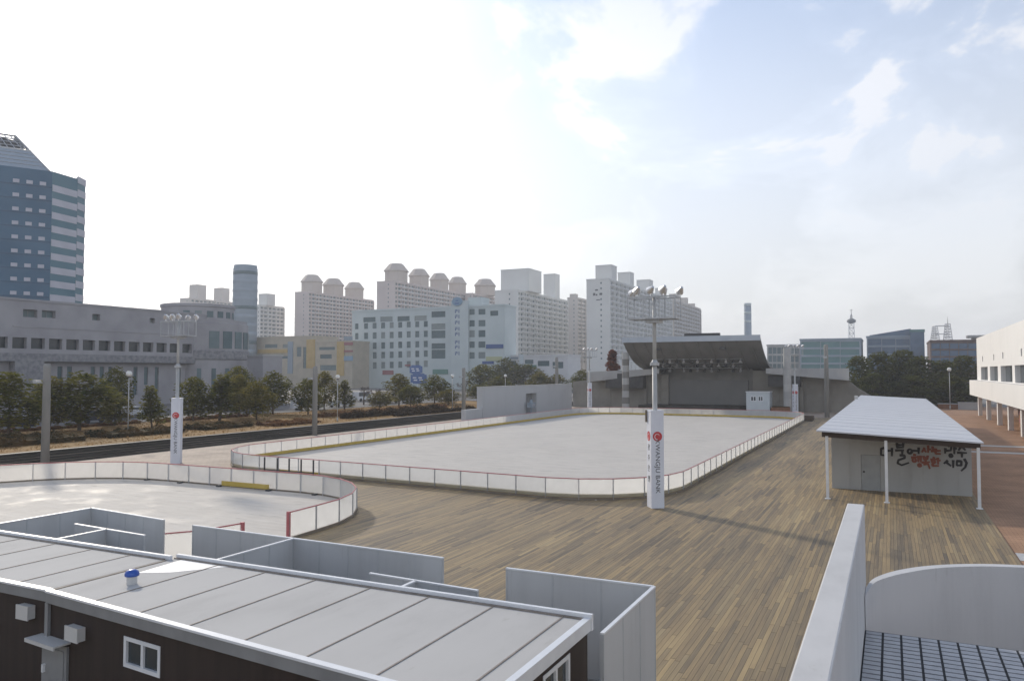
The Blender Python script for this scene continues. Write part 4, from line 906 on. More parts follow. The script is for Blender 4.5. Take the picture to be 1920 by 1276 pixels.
hb = thing('equipment_stand', 'small blue-grey stand by the doorway of the grey block wall', 'stand', (-48.9, (dy0 + dy1) / 2 - 2, 0))
yh = (dy0 + dy1) / 2 - 2
MB().tube((-48.9, yh, 0), (-48.9, yh, 1.35), .12, seg=8).build('post', M['cyl'], hb); MB().box(-49.3, -48.5, yh - .6, yh + .6, 1.35, 2.05).tube((-48.9, yh, 2.05), (-48.9, yh, 2.5), .3, .18, 10).build('box', M['cyl'], hb); MB().box(-48.49, -48.46, yh - .4, yh + .4, 1.5, 1.9).build('sign_plate', M['tile'], hb)

# ------------------------------------------------------------------ open-air stage with swept concrete canopy
stg = thing('open_air_stage', 'open-air stage with swept concrete canopy and curved wing walls beyond rink', 'stage', (-30, 138, 0))
xL, xR = ony(1168, 640, 128).x, ony(1426, 640, 128).x; zf = ony(1297, 634, 128).z
prof = [(128.0, zf - .5), (129.8, zf - 1.7), (132, zf - 2.9), (134.5, zf - 3.9), (138, zf - 4.75), (142, zf - 5.3), (146, zf - 5.6)]
c = MB()
for (a, b), (a2, b2) in zip(prof, prof[1:]):
    c.face([(xL, a, b), (xL, a2, b2), (xR, a2, b2), (xR, a, b)]); c.face([(xR, a, b + .45), (xR, a2, b2 + .45), (xL, a2, b2 + .45), (xL, a, b + .45)])
    for x, fl_ in ((xL, 1), (xR, 0)):
        qd = [(x, a, b), (x, a2, b2), (x, a2, b2 + .45), (x, a, b + .45)]; c.face(qd[::-1] if fl_ else qd)
c.face([(xR, 146, prof[-1][1]), (xL, 146, prof[-1][1]), (xL, 146, prof[-1][1] + .45), (xR, 146, prof[-1][1] + .45)][::-1])
cano = c.build('canopy', M['shell'], stg)
MB().box(xL, xR, 127.4, 128.0, zf - .55, zf + .35).build('canopy_edge', M['shell_top'], cano)
rb = MB()
for k in range(10):
    x = xL + 1.5 + k * (xR - xL - 3) / 9
    for (a, b), (a2, b2) in zip(prof, prof[1:]): rb.face([(x - .12, a, b - .18), (x + .12, a, b - .18), (x + .12, a2, b2 - .18), (x - .12, a2, b2 - .18)][::-1]); rb.face([(x - .12, a, b - .18), (x - .12, a2, b2 - .18), (x - .12, a2, b2), (x - .12, a, b)]); rb.face([(x + .12, a, b), (x + .12, a2, b2), (x + .12, a2, b2 - .18), (x + .12, a, b - .18)])
rb.build('canopy_rib', M['shell'], cano)
for px in (1234, 1355): p = ony(px, 653, 129.5); MB().box(p.x - .5, p.x + .5, 129.2, 129.9, zf - 1.9, zf - 1.55).build('canopy_vent', M['dark'], cano)
MB().box(ony(1284, 640, 131).x, ony(1350, 640, 131).x, 130.6, 131.4, zf + .3, zf + .95).build('roof_beam', M['dark'], stg)
bk = MB(); xl, xr = ony(1206, 740, 140).x, ony(1412, 740, 140).x
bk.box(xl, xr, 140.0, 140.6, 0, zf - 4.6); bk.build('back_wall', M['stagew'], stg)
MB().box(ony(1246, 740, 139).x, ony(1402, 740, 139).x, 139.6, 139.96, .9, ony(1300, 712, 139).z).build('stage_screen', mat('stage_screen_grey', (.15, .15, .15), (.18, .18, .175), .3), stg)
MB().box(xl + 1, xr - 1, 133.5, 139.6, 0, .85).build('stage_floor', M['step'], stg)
for row, (Yt, zt_) in enumerate(((133.0, ony(1300, 673, 133).z), (135.0, ony(1300, 681, 135).z), (136.5, ony(1300, 690, 136.5).z))):
    xs0, xs1 = ony(1228, 680, Yt).x, ony(1392, 680, Yt).x; tr = MB()
    for dz in (0, .45): tr.tube((xs0, Yt, zt_ + dz), (xs1, Yt, zt_ + dz), .06, seg=6)
    for k in range(24): x = lerp(xs0, xs1, k / 24); x2 = lerp(xs0, xs1, (k + 1) / 24); tr.tube((x, Yt, zt_ + (.45 if k % 2 else 0)), (x2, Yt, zt_ + (0 if k % 2 else .45)), .035, seg=4)
    for x in (xs0 + 1, (xs0 + xs1) / 2, xs1 - 1): tr.tube((x, Yt, zt_ + .45), (x, Yt, zt_ + 1.6), .03, seg=5)
    tb_ = tr.build('lighting_truss', M['steel'], stg)
    for k in range(13):
        if (k * 5 + row * 3) % 7 == 0: continue
        x = lerp(xs0 + .3, xs1 - .3, k / 12); MB().tube((x, Yt, zt_ - .08), (x, Yt, zt_ - .28), .05, seg=6).tube((x, Yt + .1, zt_ - .25), (x, Yt - .22, zt_ - .52), .17, .26, 8).build('spotlight', M['lampglass'] if (k + row) % 2 == 0 else M['dark'], tb_)
def wing(pa, pb, topL, topR, botL, botR, wall_a, wall_b, tops):
    def wt(px):
        for (x0, y0), (x1, y1) in zip(tops, tops[1:]):
            if px <= x1: return lerp(y0, y1, (px - x0) / (x1 - x0))
        return tops[-1][1]
    s = MB(); n = 14; Ys = 134.0
    for k in range(n):
        t0, t1 = k / n, (k + 1) / n; cpx = lambda t: lerp(pa, pb, t); Yk = lambda t: Ys + 3 * math.sin(math.pi * t)
        P = [ony(cpx(t), lerp(a, b, t), Yk(t)) for t, a, b in ((t0, botL, botR), (t1, botL, botR), (t1, topL, topR), (t0, topL, topR))]
        s.face(P); Q = [p + Vector((0, 6, 0)) for p in P]; s.face([P[3], P[2], Q[2], Q[3]]); s.face([P[1], P[0], Q[0], Q[1]])
    s.build('wing_slab', M['slab'], stg)
    w = MB()
    for k in range(n):
        t0, t1 = k / n, (k + 1) / n; a, b = lerp(wall_a, wall_b, t0), lerp(wall_a, wall_b, t1)
        A, B = ony(a, 740, 139.4), ony(b, 740, 139.4); za, zb = ony(a, wt(a), 139.4).z, ony(b, wt(b), 139.4).z
        w.face([(A.x, 139.4, 0), (B.x, 139.4, 0), (B.x, 139.4, zb), (A.x, 139.4, za)]); w.face([(A.x, 139.4, za), (B.x, 139.4, zb), (B.x, 140.6, zb), (A.x, 140.6, za)])
        if k % 3 == 2: w.box(B.x - .05, B.x + .05, 139.32, 139.4, 0, zb - .1)
    w.build('wing_wall', M['wing'], stg)
wing(1100, 1236, 697, 691, 716, 700, 1074, 1240, [(1074, 715), (1104, 712), (1240, 696)]); wing(1436, 1592, 690, 690, 700, 713, 1412, 1642, [(1412, 694), (1500, 697), (1588, 706), (1596, 720), (1642, 747)])
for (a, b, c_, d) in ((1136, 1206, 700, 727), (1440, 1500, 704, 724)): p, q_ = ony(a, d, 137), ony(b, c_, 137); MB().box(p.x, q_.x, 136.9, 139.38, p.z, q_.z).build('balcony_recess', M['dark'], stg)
for (a, b, d) in ((1240, 1253, 700), (1206, 1212, 702), (1500, 1506, 712), (1548, 1553, 718)): p, q_ = ony(a, 740, 138.9), ony(b, d, 138.9); MB().box(p.x, q_.x, 138.85, 139.39, 0, q_.z - .2).build('pilaster', M['wing'], stg)
for px, top, m in ((1173, 661, 0), (1476, 652, 1)):
    p = ony(px, 700, 132); zt_ = ony(px, top, 132).z; cl_ = MB(); n = 9
    for k in range(n): cl_.tube((p.x, 132, zt_ * k / n), (p.x, 132, zt_ * (k + 1) / n), .62, seg=16, mi=(k % 2), cap=k in (0, n - 1))
    cl_.build('column', [M['slab'], M['pole'] if m else M['stagew']], stg)
a, b = ony(1206, 700, 146.5).x, ony(1500, 700, 146.5).x; MB().box(a, b, 146.6, 152, 0, 7.0).build('rear_block', M['wing'], stg)
bo = thing('ticket_booth', 'small white booth with two windows at the right end of the stage', 'booth', (*ony(1420, 768, 131).xy, 0))
A, B = ony(1399, 740, 131), ony(1443, 740, 131); zb_ = ony(1420, 735, 131).z; hs = []
for a, b in ((1407, 1418), (1421, 1431)): hs.append((ony(a, 740, 131).x - A.x, ony(b, 740, 131).x - A.x, ony(a, 752, 131).z, ony(a, 742, 131).z))
w = MB(); facade(w, (A.x, 131), (1, 0), B.x - A.x, 0, zb_, hs, .1); w.face([(B.x, 131, 0), (B.x, 134, 0), (B.x, 134, zb_), (B.x, 131, zb_)]).face([(A.x, 134, 0), (A.x, 131, 0), (A.x, 131, zb_), (A.x, 134, zb_)]).face([(A.x, 131, zb_), (B.x, 131, zb_), (B.x, 134, zb_), (A.x, 134, zb_)]).face([(B.x, 134, 0), (A.x, 134, 0), (A.x, 134, zb_), (B.x, 134, zb_)])
w.build('wall', M['booth'], bo); windows(bo, (A.x, 131), (1, 0), hs, .08, M['glass'], M['trim'], fw=.12); MB().box(A.x - .1, B.x + .1, 130.85, 134.1, zb_, zb_ + .12).build('roof', M['trim'], bo)
pl_ = thing('planter', 'rust-brown timber planter at the foot of the stage right of the booth', 'planter', (*ony(1462, 768, 131.5).xy, 0))
A, B = ony(1446, 760, 131.5), ony(1482, 760, 131.5); MB().box(A.x, B.x, 131.2, 132.4, 0, 1.0).build('box', M['wood'], pl_); MB().box(A.x + .1, B.x - .1, 131.3, 132.3, 1.0, 1.15).build('soil', M['shrub'], pl_)
dkb = thing('timber_bench', 'dark timber block bench just right of the far rink corner', 'bench', (*gp(1512, 789).xy, 0)); p = gp(1512, 789)
MB().box(p.x - .95, p.x + .95, p.y, p.y + .7, .12, .75).build('seat', M['crate'], dkb); MB().box(p.x - .8, p.x + .8, p.y + .1, p.y + .6, 0, .12).build('base', M['dark'], dkb)

# ------------------------------------------------------------------ right: white hall on columns, plaza walls, far offices
XW = 12.45
hall = thing('white_hall', 'white rendered hall raised on columns at the right edge', 'building', (22, 120, -.04))
yE = onx(1831, 650, XW).y; zT_ = onx(1831, 634, XW).z
wins = []
for a, b in ((1838.5, 1851), (1855.5, 1870), (1875.5, 1897), (1902, 1931)): wins.append((yE - onx(a, 660, XW).y, yE - onx(b, 660, XW).y, 5.5, 7.45))
for k in range(4): wins.append((yE - 92 + k * 8.5, yE - 85 + k * 8.5, 5.5, 7.45))
small = [(yE - onx(px, 660, XW).y - .4, yE - onx(px, 660, XW).y + .5, onx(px, py, XW).z - .35, onx(px, py, XW).z + .45) for px, py in ((1842, 673), (1863, 670), (1880, 667), (1915, 661))]
w = MB(); facade(w, (XW, yE), (0, -1), yE - 50, 5.3, zT_, wins + small, .6)
w.face([(XW, yE, 2.9), (XW + 30, yE, 2.9), (XW + 30, yE, zT_), (XW, yE, zT_)][::-1]).face([(XW, 50, zT_), (XW + 30, 50, zT_), (XW + 30, yE, zT_), (XW, yE, zT_)]).face([(XW, 50, 3.2), (XW + 30, 50, 3.2), (XW + 30, 50, zT_), (XW, 50, zT_)]).face([(XW, 50, 3.25), (XW, yE, 3.25), (XW + 30, yE, 3.25), (XW + 30, 50, 3.25)])
w.build('wall', M['whiteb'], hall)
windows(hall, (XW, yE), (0, -1), wins, .55, M['glass']); windows(hall, (XW, yE), (0, -1), small, .5, M['glass'], name='small_window')
MB().box(XW - 1.0, XW - .002, 50, yE + 1.2, 3.05, 5.4).build('balcony_band', M['whiteb'], hall)
for y in (140.3, 128.4, 116.2, 106.2, 96.2, 86.2): MB().box(XW - .30, XW + .20, y - .45, y + .45, -.04, 3.24).build('column', M['whiteb'], hall)
for y in (134.5, 122.4, 111.0, 101): MB().tube((XW + 4.5, y, -.04), (XW + 4.5, y, 3.26), .34, .34, 16).build('column', M['soffit'], hall, True)
MB().box(XW + 8, XW + 8.3, 50, yE, -.04, 3.24).build('inner_wall', M['brownw'], hall)
for k, y in enumerate((112.5, 104, 99)):
    b = thing('goods_stack', ['red and brown stack of goods under the white hall, farthest one', 'red and brown stack of goods under the white hall, middle one', 'red and brown stack of goods under the white hall, nearest one'][k], 'stack', (XW + 2.4, y, -.04), 'stacks under the white hall')
    for j in range(4): MB().box(XW + 1.7 + .05 * (j % 2), XW + 3.1 - .06 * (j % 3), y - 1.6, y + 1.5, -.04 + j * .5, -.04 + j * .5 + .46).build('crate', M['signr'] if j % 2 else M['wood'], b)
def low(label, cat, pa, pb, Y, py0, py1, m, name, dep=1.0):
    A, B = ony(pa, 700, Y), ony(pb, 700, Y); t = thing(name, label, cat, ((A.x + B.x) / 2, Y, -.04)); z0, z1 = max(-.04, ony(pa, py1, Y).z), ony(pa, py0, Y).z
    MB().box(A.x, B.x, Y, Y + dep, -.04, z1).build('wall', M[m], t); MB().box(A.x - .08, B.x + .08, Y - .08, Y + dep + .08, z1, z1 + .12).build('coping', M['slab'], t)
low('low red-brown brick wall before the pine grove', 'wall', 1757, 1795, 162, 757, 772, 'wood', 'garden_wall'); low('low pale concrete wall between the brick wall and the white hall', 'wall', 1796, 1838, 160, 755, 772, 'slab', 'garden_wall')
def far_office(label, pa, pb, Y, py, wallm, gm, rows, cols, roof=None):
    hs = []; A = 697 - 16
    for r_ in range(rows):
        c0_ = py + 3 + r_ * (694 - py) / rows
        for k in range(cols): hs.append((pa + 2 + k * (pb - pa - 4) / cols + .7, pa + 2 + (k + 1) * (pb - pa - 4) / cols - .7, c0_, c0_ + (694 - py) / rows * .78))
    return front('office_block', label, 'building', pa, pb, Y, py, wallm, hs, 25, gm)
far_office('low grey far office left of the teal glass office', 1438, 1500, 330, 648, 'slab', 'fglass', 3, 7)
o2 = far_office('long teal glass office beyond the stage, under the broadcast mast', 1500, 1614, 320, 637, 'cyl', 'tealo', 4, 3)[0]
o3 = far_office('blue glass office with sloping roof right of the broadcast mast', 1625, 1708, 330, 632, 'cyl', 'blueo', 4, 3)
Aq, Bq = o3[1], o3[2]; MB().prism([(Aq + 1, 331), (Bq, 331), (Bq, 352), (Aq + 1, 352)], o3[3] + .6, 0, ztop=[o3[3] + .9, o3[3] + 3.2, o3[3] + 3.2, o3[3] + .9]).build('sloping_roof', M['blueo'], o3[0])
p, q_ = ony(1708, 690, 328), ony(1733, 622, 328); MB().box(p.x, q_.x, 328, 350, -.06, q_.z).build('glass_tower', M['blueo'], o3[0]); MB().box(p.x - .2, q_.x + .2, 327.8, 350.2, q_.z, q_.z + 1).build('tower_cap', M['tealo'], o3[0])
far_office('dark brown office with glazed lower floors below the lattice rig', 1744, 1834, 300, 640, 'brownw', 'blueo', 4, 5)
p = ony(1820, 640, 305); q_ = ony(1842, 628, 305); rr = thing('roof_pavilion', 'small flat-roofed pavilion on top of the dark brown office', 'pavilion', (p.x + 2, 307, p.z)); MB().box(p.x + .5, q_.x - .5, 305, 309, p.z - .5, q_.z - .8).build('body', M['soffit'], rr); MB().box(p.x - 1, q_.x + 1, 304, 310, q_.z - .8, q_.z).build('roof', M['slab'], rr)
def lattice(c, r0, r1, z0, z1, n, mb, rad=.12):
    P = lambda k, i: (c[0] + lerp(r0, r1, k / n) * (1 if i in (1, 2) else -1), c[1] + lerp(r0, r1, k / n) * (1 if i in (2, 3) else -1), lerp(z0, z1, k / n))
    for k in range(n):
        for i in range(4):
            j = (i + 1) % 4; mb.tube(P(k, i), P(k + 1, i), rad, seg=4, cap=False); mb.tube(P(k + 1, i), P(k + 1, j), rad * .7, seg=4, cap=False); mb.tube(P(k, i), P(k + 1, j), rad * .7, seg=4, cap=False)
p = ony(1597, 637, 340); bmst = thing('broadcast_mast', 'slim white lattice broadcast mast with a round platform above the teal office', 'mast', (p.x, 340, -.06))
zz = lambda py: ony(1597, py, 340).z
lm = MB(); lattice((p.x, 340), 1.25, .9, -.06, zz(604), 12, lm, .16); lattice((p.x, 340), .45, .3, zz(600), zz(590), 4, lm, .12); lm.build('lattice', M['polew'], bmst); MB().lathe((p.x, 340, zz(606)), [(1.0, 0), (1.7, .6), (1.7, 1.3), (.8, 1.9)], 12).build('platform', M['fascia'], bmst); MB().tube((p.x, 340, zz(591)), (p.x, 340, zz(579)), .16, .07, 6).box(p.x - .5, p.x + .5, 339.9, 340.1, zz(582), zz(581)).build('antenna', M['pole'], bmst)
p = ony(1765, 640, 310); rig = thing('lattice_rig', 'pale twin lattice rig with a spire on the roof of the dark brown office', 'rig', (p.x, 310, ony(1765, 640, 310).z)); zb0 = ony(1765, 640, 310).z + .6
for px, t_ in ((1753, 612), (1777, 607)):
    c_ = ony(px, 620, 310); lm = MB(); lattice((c_.x, 310), 1.35, .75, zb0, ony(px, t_, 310).z, 6, lm, .13); lm.build('lattice_leg', M['polew'], rig)
a, b = ony(1753, 610, 310), ony(1777, 610, 310); MB().box(a.x, b.x, 309.7, 310.3, a.z - .4, a.z).box(a.x, b.x, 309.8, 310.2, ony(1760, 626, 310).z - .15, ony(1760, 626, 310).z + .15).build('cross_beam', M['polew'], rig); MB().tube((b.x, 310, b.z - .3), (b.x, 310, ony(1777, 594, 310).z), .16, .05, 6).build('spire', M['pole'], rig)

# ------------------------------------------------------------------ vegetation
def leafquad(mb, rnd, p, s):
    a, b = rnd.uniform(0, 6.28), rnd.uniform(-1.1, 1.1); u = Vector((math.cos(a), math.sin(a), 0)); n = Vector((-math.sin(a) * math.cos(b), math.cos(a) * math.cos(b), math.sin(b)))
    s *= rnd.uniform(.65, 1.35); u *= s; n *= s * rnd.uniform(.5, .9)
    mb.v += [tuple(p - u * .5), tuple(p + n * .5 + u * .1), tuple(p + u * .55), tuple(p - n * .5)]; k = len(mb.v); mb.f.append((k - 4, k - 3, k - 2, k - 1)); mb.m.append(0)
def make_tree(name, label, cat, seed, H, W, clear, n, leafm, group, leaf=.34, flat=1.0, conical=False, loc=(0, 0, 0)):
    rnd = random.Random(seed); t = thing(name, label, cat, loc, group); L = Vector(loc)
    tr = MB(); th = H * (.55 if not conical else .9); lean = Vector((rnd.uniform(-.25, .25), rnd.uniform(-.25, .25), 0)); r0 = .035 * H * .6
    tr.tube(L, L + lean * .4 + Vector((0, 0, clear)), r0, r0 * .8, 8); tr.tube(L + lean * .4 + Vector((0, 0, clear)), L + lean + Vector((0, 0, th)), r0 * .8, r0 * .35, 8)
    blobs = []
    nb = 24 if conical else 17
    for k in range(nb):
        f = (k + .5) / nb; z = clear * .9 + (H - clear * .9) * f; a = k * 2.4 + rnd.uniform(-.5, .5)
        prof = (1 - f) ** .8 * 1.02 + .05 if conical else math.sin(math.pi * min(1, .18 + f * .80)) ** .7
        rr_ = W / 2 * prof; br = max(.5, W * rnd.uniform(.17, .26) * (.6 + .5 * prof)); d = max(0, rr_ - br * .75) * rnd.uniform(.7, 1.1)
        c = L + lean * f + Vector((math.cos(a) * d, math.sin(a) * d, z)); blobs.append((c, br))
        if d > .3 and k % 2 == 0:
            zb = max(clear * .8, z - H * .16); tr.tube(L + lean * (zb / H) + Vector((0, 0, zb)), c, r0 * .38, r0 * .12, 5)
    tr.build('trunk', M['bark'], t)
    cr = MB(); tot = sum(b * b for _, b in blobs)
    for c, b in blobs:
        for _ in range(int(n * b * b / tot)):
            v = Vector((rnd.gauss(0, 1), rnd.gauss(0, 1), rnd.gauss(0, 1))).normalized(); rr_ = b * rnd.uniform(.35, 1.0) ** .55 * rnd.uniform(.85, 1.18)
            leafquad(cr, rnd, c + Vector((v.x * rr_, v.y * rr_, v.z * rr_ * .78 * flat)), leaf)
    cr.build('crown', M[leafm], t); return t
def make_bare(label, seed, H, W, loc, group):
    rnd = random.Random(seed); t = thing('bare_tree', label, 'tree', loc, group); L = Vector(loc); b1, b2 = MB(), MB()
    def grow(p, d, l, r, lv, tgt):
        q_ = p + d * l; (b1 if lv < 2 else b2).tube(p, q_, r, r * .6, 5 if lv < 2 else 3, cap=False)
        if lv >= 5: return
        for _ in range(3 if lv < 4 else 4):
            nd = (d + Vector((rnd.gauss(0, .5), rnd.gauss(0, .5), rnd.gauss(.12, .25)))).normalized(); grow(p + d * l * rnd.uniform(.55, 1), nd, l * rnd.uniform(.55, .8), max(.018, r * .55), lv + 1, tgt)
    grow(L, Vector((0, 0, 1)), H * .28, .16, 0, None); b1.build('trunk', M['bark'], t); b2.build('branches', M['twig'], t); return t
GT = 'leafy street trees along the road'
protos = [make_tree('broadleaf_tree', '', 'tree', 11 + i, 6.6, 6.2, 1.55, 3300, m, GT, .36, loc=(-60, 500 + 20 * i, .75)) for i, m in enumerate(('leaf', 'leaf2', 'leaf', 'leaf2'))]
protos.append(make_tree('broadleaf_tree', '', 'tree', 31, 6.4, 4.2, 1.3, 2000, 'leaf', GT, .34, conical=True, loc=(-60, 600, .75)))
used = set()
def plant(px, X, top, wpx, k, label, rz=0.0, zb=.75):
    p = onx(px, 740, X); D = vd((p.x, p.y)); h = CH + (697 - top) / F * D - zb; w = wpx / F * D
    src = protos[k]; H0, W0 = (6.6, 6.2) if k < 4 else (6.4, 4.2); sx = 1.2 * w / W0; sc = (sx, sx, h / (H0 * 1.04))
    loc = (p.x, p.y, zb)
    if k not in used:
        used.add(k); src.location = loc; src.scale = sc; src['label'] = label; src.rotation_euler[2] = rz; return src
    return dup(src, loc, label, rz, sc)
rowT = [(18, -73, 700, 118, 0, 'bushy dark evergreen tree at the far left edge, left of the first concrete pole'),
    (95, -76, 708, 70, 1, 'evergreen tree just right of the first concrete pole, half behind it'),
    (150, -74.5, 700, 128, 2, 'largest bushy evergreen tree in the left row, right of the first concrete pole'),
    (216, -77, 740, 60, 3, 'small olive tree between the largest tree and the left park lamp'),
    (286, -71.5, 722, 52, 4, 'narrow conical evergreen tree right of the left park lamp'),
    (363, -76, 708, 66, 0, 'evergreen tree just right of the left floodlight mast'),
    (412, -73, 702, 78, 4, 'dark conical evergreen tree before the foot of the round drum'),
    (448, -77, 704, 66, 1, 'olive evergreen tree below the round drum, with a pale crown edge'),
    (482, -70, 716, 62, 3, 'grey-green tree before the white annex, left of the white van'),
    (512, -78, 698, 70, 2, 'tall green evergreen tree behind the white van'),
    (578, -73, 710, 56, 0, 'dark evergreen tree behind the second concrete pole'),
    (608, -79, 698, 52, 1, 'olive evergreen tree just right of the second concrete pole'),
    (646, -78, 712, 42, 4, 'thin yellow-green tree right of the middle park lamp'),
    (712, -74, 734, 46, 3, 'low spreading olive tree before the bare twiggy trees'),
    (748, -77, 702, 56, 1, 'yellow-green tree just left of the blue road signs'),
    (770, -72, 722, 46, 0, 'dark green tree below the blue road signs'),
    (815, -78, 704, 58, 2, 'green tree right of the blue road signs'),
    (840, -71, 730, 44, 3, 'low dark tree left of the third park lamp'),
    (895, -76, 722, 46, 0, 'dark green tree between third concrete pole and the grey block wall'),
    (935, -80, 706, 56, 2, 'green tree peeking over the left end of the grey block wall'),
    (1012, -78, 698, 46, 1, 'olive tree peeking over the middle of the grey block wall'),
    (1042, -74, 702, 44, 3, 'light olive tree over the right end of the grey block wall'),
    (1092, -64, 694, 46, 2, 'green tree between the grey block wall and the stage wing')]
for i, (px, X, top, wpx, k, lb) in enumerate(rowT): plant(px, X, top, wpx, k, lb, rz=i * 1.7)
rowB = [(218, -96, 690, 60, 2, 'dim evergreen tree behind the road, before the granite wall left of the lamp'), (446, -92, 688, 60, 0, 'dark round tree against the foot of the round drum'),
        (905, -100, 684, 60, 0, 'dark tree far behind the block wall, below the blue vertical lettering'), (950, -112, 672, 64, 2, 'dark pointed tree in front of the low white shops'), (986, -104, 684, 70, 0, 'broad dark tree in front of the low shops, over the middle of block wall')]
for i, (px, X, top, wpx, k, lb) in enumerate(rowB): plant(px, X, top, wpx, k, lb, rz=i * 2.3)
BG = 'bare winter trees along the road'
def bare(px, X, top, lb, seed):
    p = onx(px, 740, X); D = vd((p.x, p.y)); h = CH + (697 - top) / F * D - .75; return make_bare(lb, seed, h * .92, 5, (p.x, p.y, .75), BG)
bare(682, -86, 700, 'bare twiggy tree left of the pair, before the pale office block', 3); bare(704, -90, 704, 'bare twiggy tree right of the pair, before the pale office block', 4); bare(872, -84, 694, 'bare twiggy tree beside the third concrete pole', 5)
bare(920, -88, 690, 'bare twiggy tree over the left end of the grey block wall', 6); bare(226, -84, 690, 'bare twiggy tree before the granite wall at left', 7); bare(1506, -30, 664, 'bare brown tree behind the right stage wing', 8); bare(1540, -22, 668, 'bare brown tree behind the tall grey concrete pole', 9)
rt = make_tree('rust_conifer', 'rust-red conifer rising behind the left stage wing', 'tree', 71, 12.5, 6.0, .6, 6000, 'rust', None, .5, conical=True, loc=(*ony(1149, 700, 150).xy, -.05))
D = vd(WL[rt.name].xy); hh = CH + (697 - 656) / F * D; rt.scale = (1, 1, hh / 12.6)
PG = 'pines in the grove beside the white hall'
pines = [make_tree('pine_tree', '', 'tree', 91 + i, 11, 10.5, 1.6, 5200, 'pine', PG, .5, flat=.55, loc=(40, 500 + 30 * i, -.04)) for i in range(3)]
pin = [(1612, 668, 74, 172, 'leftmost pine of the grove, at the end of the stage wing'), (1650, 661, 92, 178, 'tall pine in the grove left of centre, above the shed roof'), (1692, 658, 96, 184, 'tallest pine in the middle of the grove, before the blue glass office'),
       (1728, 668, 84, 176, 'pine in the grove right of the middle, left of the white-headed lamp'), (1768, 676, 90, 182, 'pine right of the white-headed lamp'), (1806, 668, 84, 190, 'rightmost pine beside the white hall'),
       (1636, 700, 66, 164, 'low front pine at the left of the grove'), (1708, 704, 88, 166, 'low front pine behind the far end of the shed roof'), (1785, 706, 84, 170, 'low front pine before the dark brown office')]
for i, (px, top, wpx, Y, lb) in enumerate(pin):
    p = ony(px, 720, Y); D = vd((p.x, p.y)); h = CH + (697 - top) / F * D; sx = wpx / F * D / 10.0; sc = (sx, sx, h / 11.2); src = pines[i % 3]; loc = (p.x, p.y, -.04)
    if i < 3: src.location = loc; src.scale = sc; src['label'] = lb
    else: dup(src, loc, lb, i * 1.3, sc)

def hedge(label, x0, x1, y0, y1, h, m, n, group='clipped hedges on the lawn', kind=None, leaf=.2):
    rnd = random.Random(int(y0 * 10)); b = MB(); z0 = .76
    for _ in range(n):
        x, y = rnd.uniform(x0, x1), rnd.uniform(y0, y1); e = min(1, min(x - x0, x1 - x) / .35 + .55, min(y - y0, y1 - y) / .5 + .5)
        z = z0 + .72 * h * e * rnd.uniform(0.05, 1) ** .45 * (.82 + .2 * math.sin(y * 1.7 + x) + .16 * math.sin(y * 4.1 + x * 2.3)); leafquad(b, rnd, Vector((x, y, z)), leaf)
    b.box(x0 + .25, x1 - .25, y0 + .3, y1 - .3, z0, z0 + h * .42, skip='b'); o = b.build('hedge', M[m]); tag(o, label, 'hedge', group); return o
hedge('long dark clipped hedge at the right of the lawn, before the olive trees', -63.5, -61.6, 79, 103, 1.35, 'hedge', 6500)
hedge('dark low hedge beside the terrace, nearer strip right of the long hedge end', -60.2, -58.8, 86, 108, .9, 'hedge', 3800)
hedge('low dark hedge left of the left floodlight mast, behind the terrace', -66.5, -62.5, 46.5, 55, .9, 'shrub', 3600)
hedge('long dark shrub bed at the far left behind the terrace', -69.5, -62.5, 33, 44.5, 1.0, 'shrub', 6000)
hedge('dark shrub bed on the lawn right of the left floodlight mast', -66, -62.5, 57, 64, .8, 'shrub', 2800)
hedge('red-leaved azalea bed on the lawn left of the second concrete pole', -63.5, -60, 64.5, 72, .7, 'red_shrub', 2800)
hedge('thin red azalea strip along the road at the left', -79, -77.8, 40, 62, .55, 'red_shrub', 2200)
hedge('rust-coloured azalea strip before the road, behind the long hedge', -68.5, -66.5, 80, 112, .9, 'red_shrub', 3600)
hedge('rust-coloured azalea strip along the road kerb in the middle of the lawn', -79, -77, 64, 78, .6, 'red_shrub', 2000)
ug = MB(); rnd = random.Random(17); A_, B_ = ony(1592, 700, 192), ony(1836, 700, 192)
for _ in range(6000):
    x = rnd.uniform(A_.x, B_.x); y = rnd.uniform(188, 193); leafquad(ug, rnd, Vector((x, y, 4.6 * rnd.uniform(0, 1) ** .7 * (.8 + .2 * math.sin(x * .8)))), .6)
ug.box(A_.x + .5, B_.x - .5, 190, 191, -.04, 3.2, skip='b'); tag(ug.build('evergreen_shrub_row', M['pine']), 'dark evergreen shrub row behind the pine trunks of the grove', 'shrubs')
gb = MB(); rnd = random.Random(5)
for _ in range(16000):
    x, y = rnd.uniform(-79.5, -58.5), rnd.uniform(28, 125); leafquad(gb, rnd, Vector((x, y, .78 + rnd.uniform(0, .07))), .16)
stuff(gb.build('dry_grass', leaf_mat('dry_grass', (.22, .14, .06), (.42, .26, .11), .3)), 'dry brown winter grass on the lawn by the terrace', 'grass')

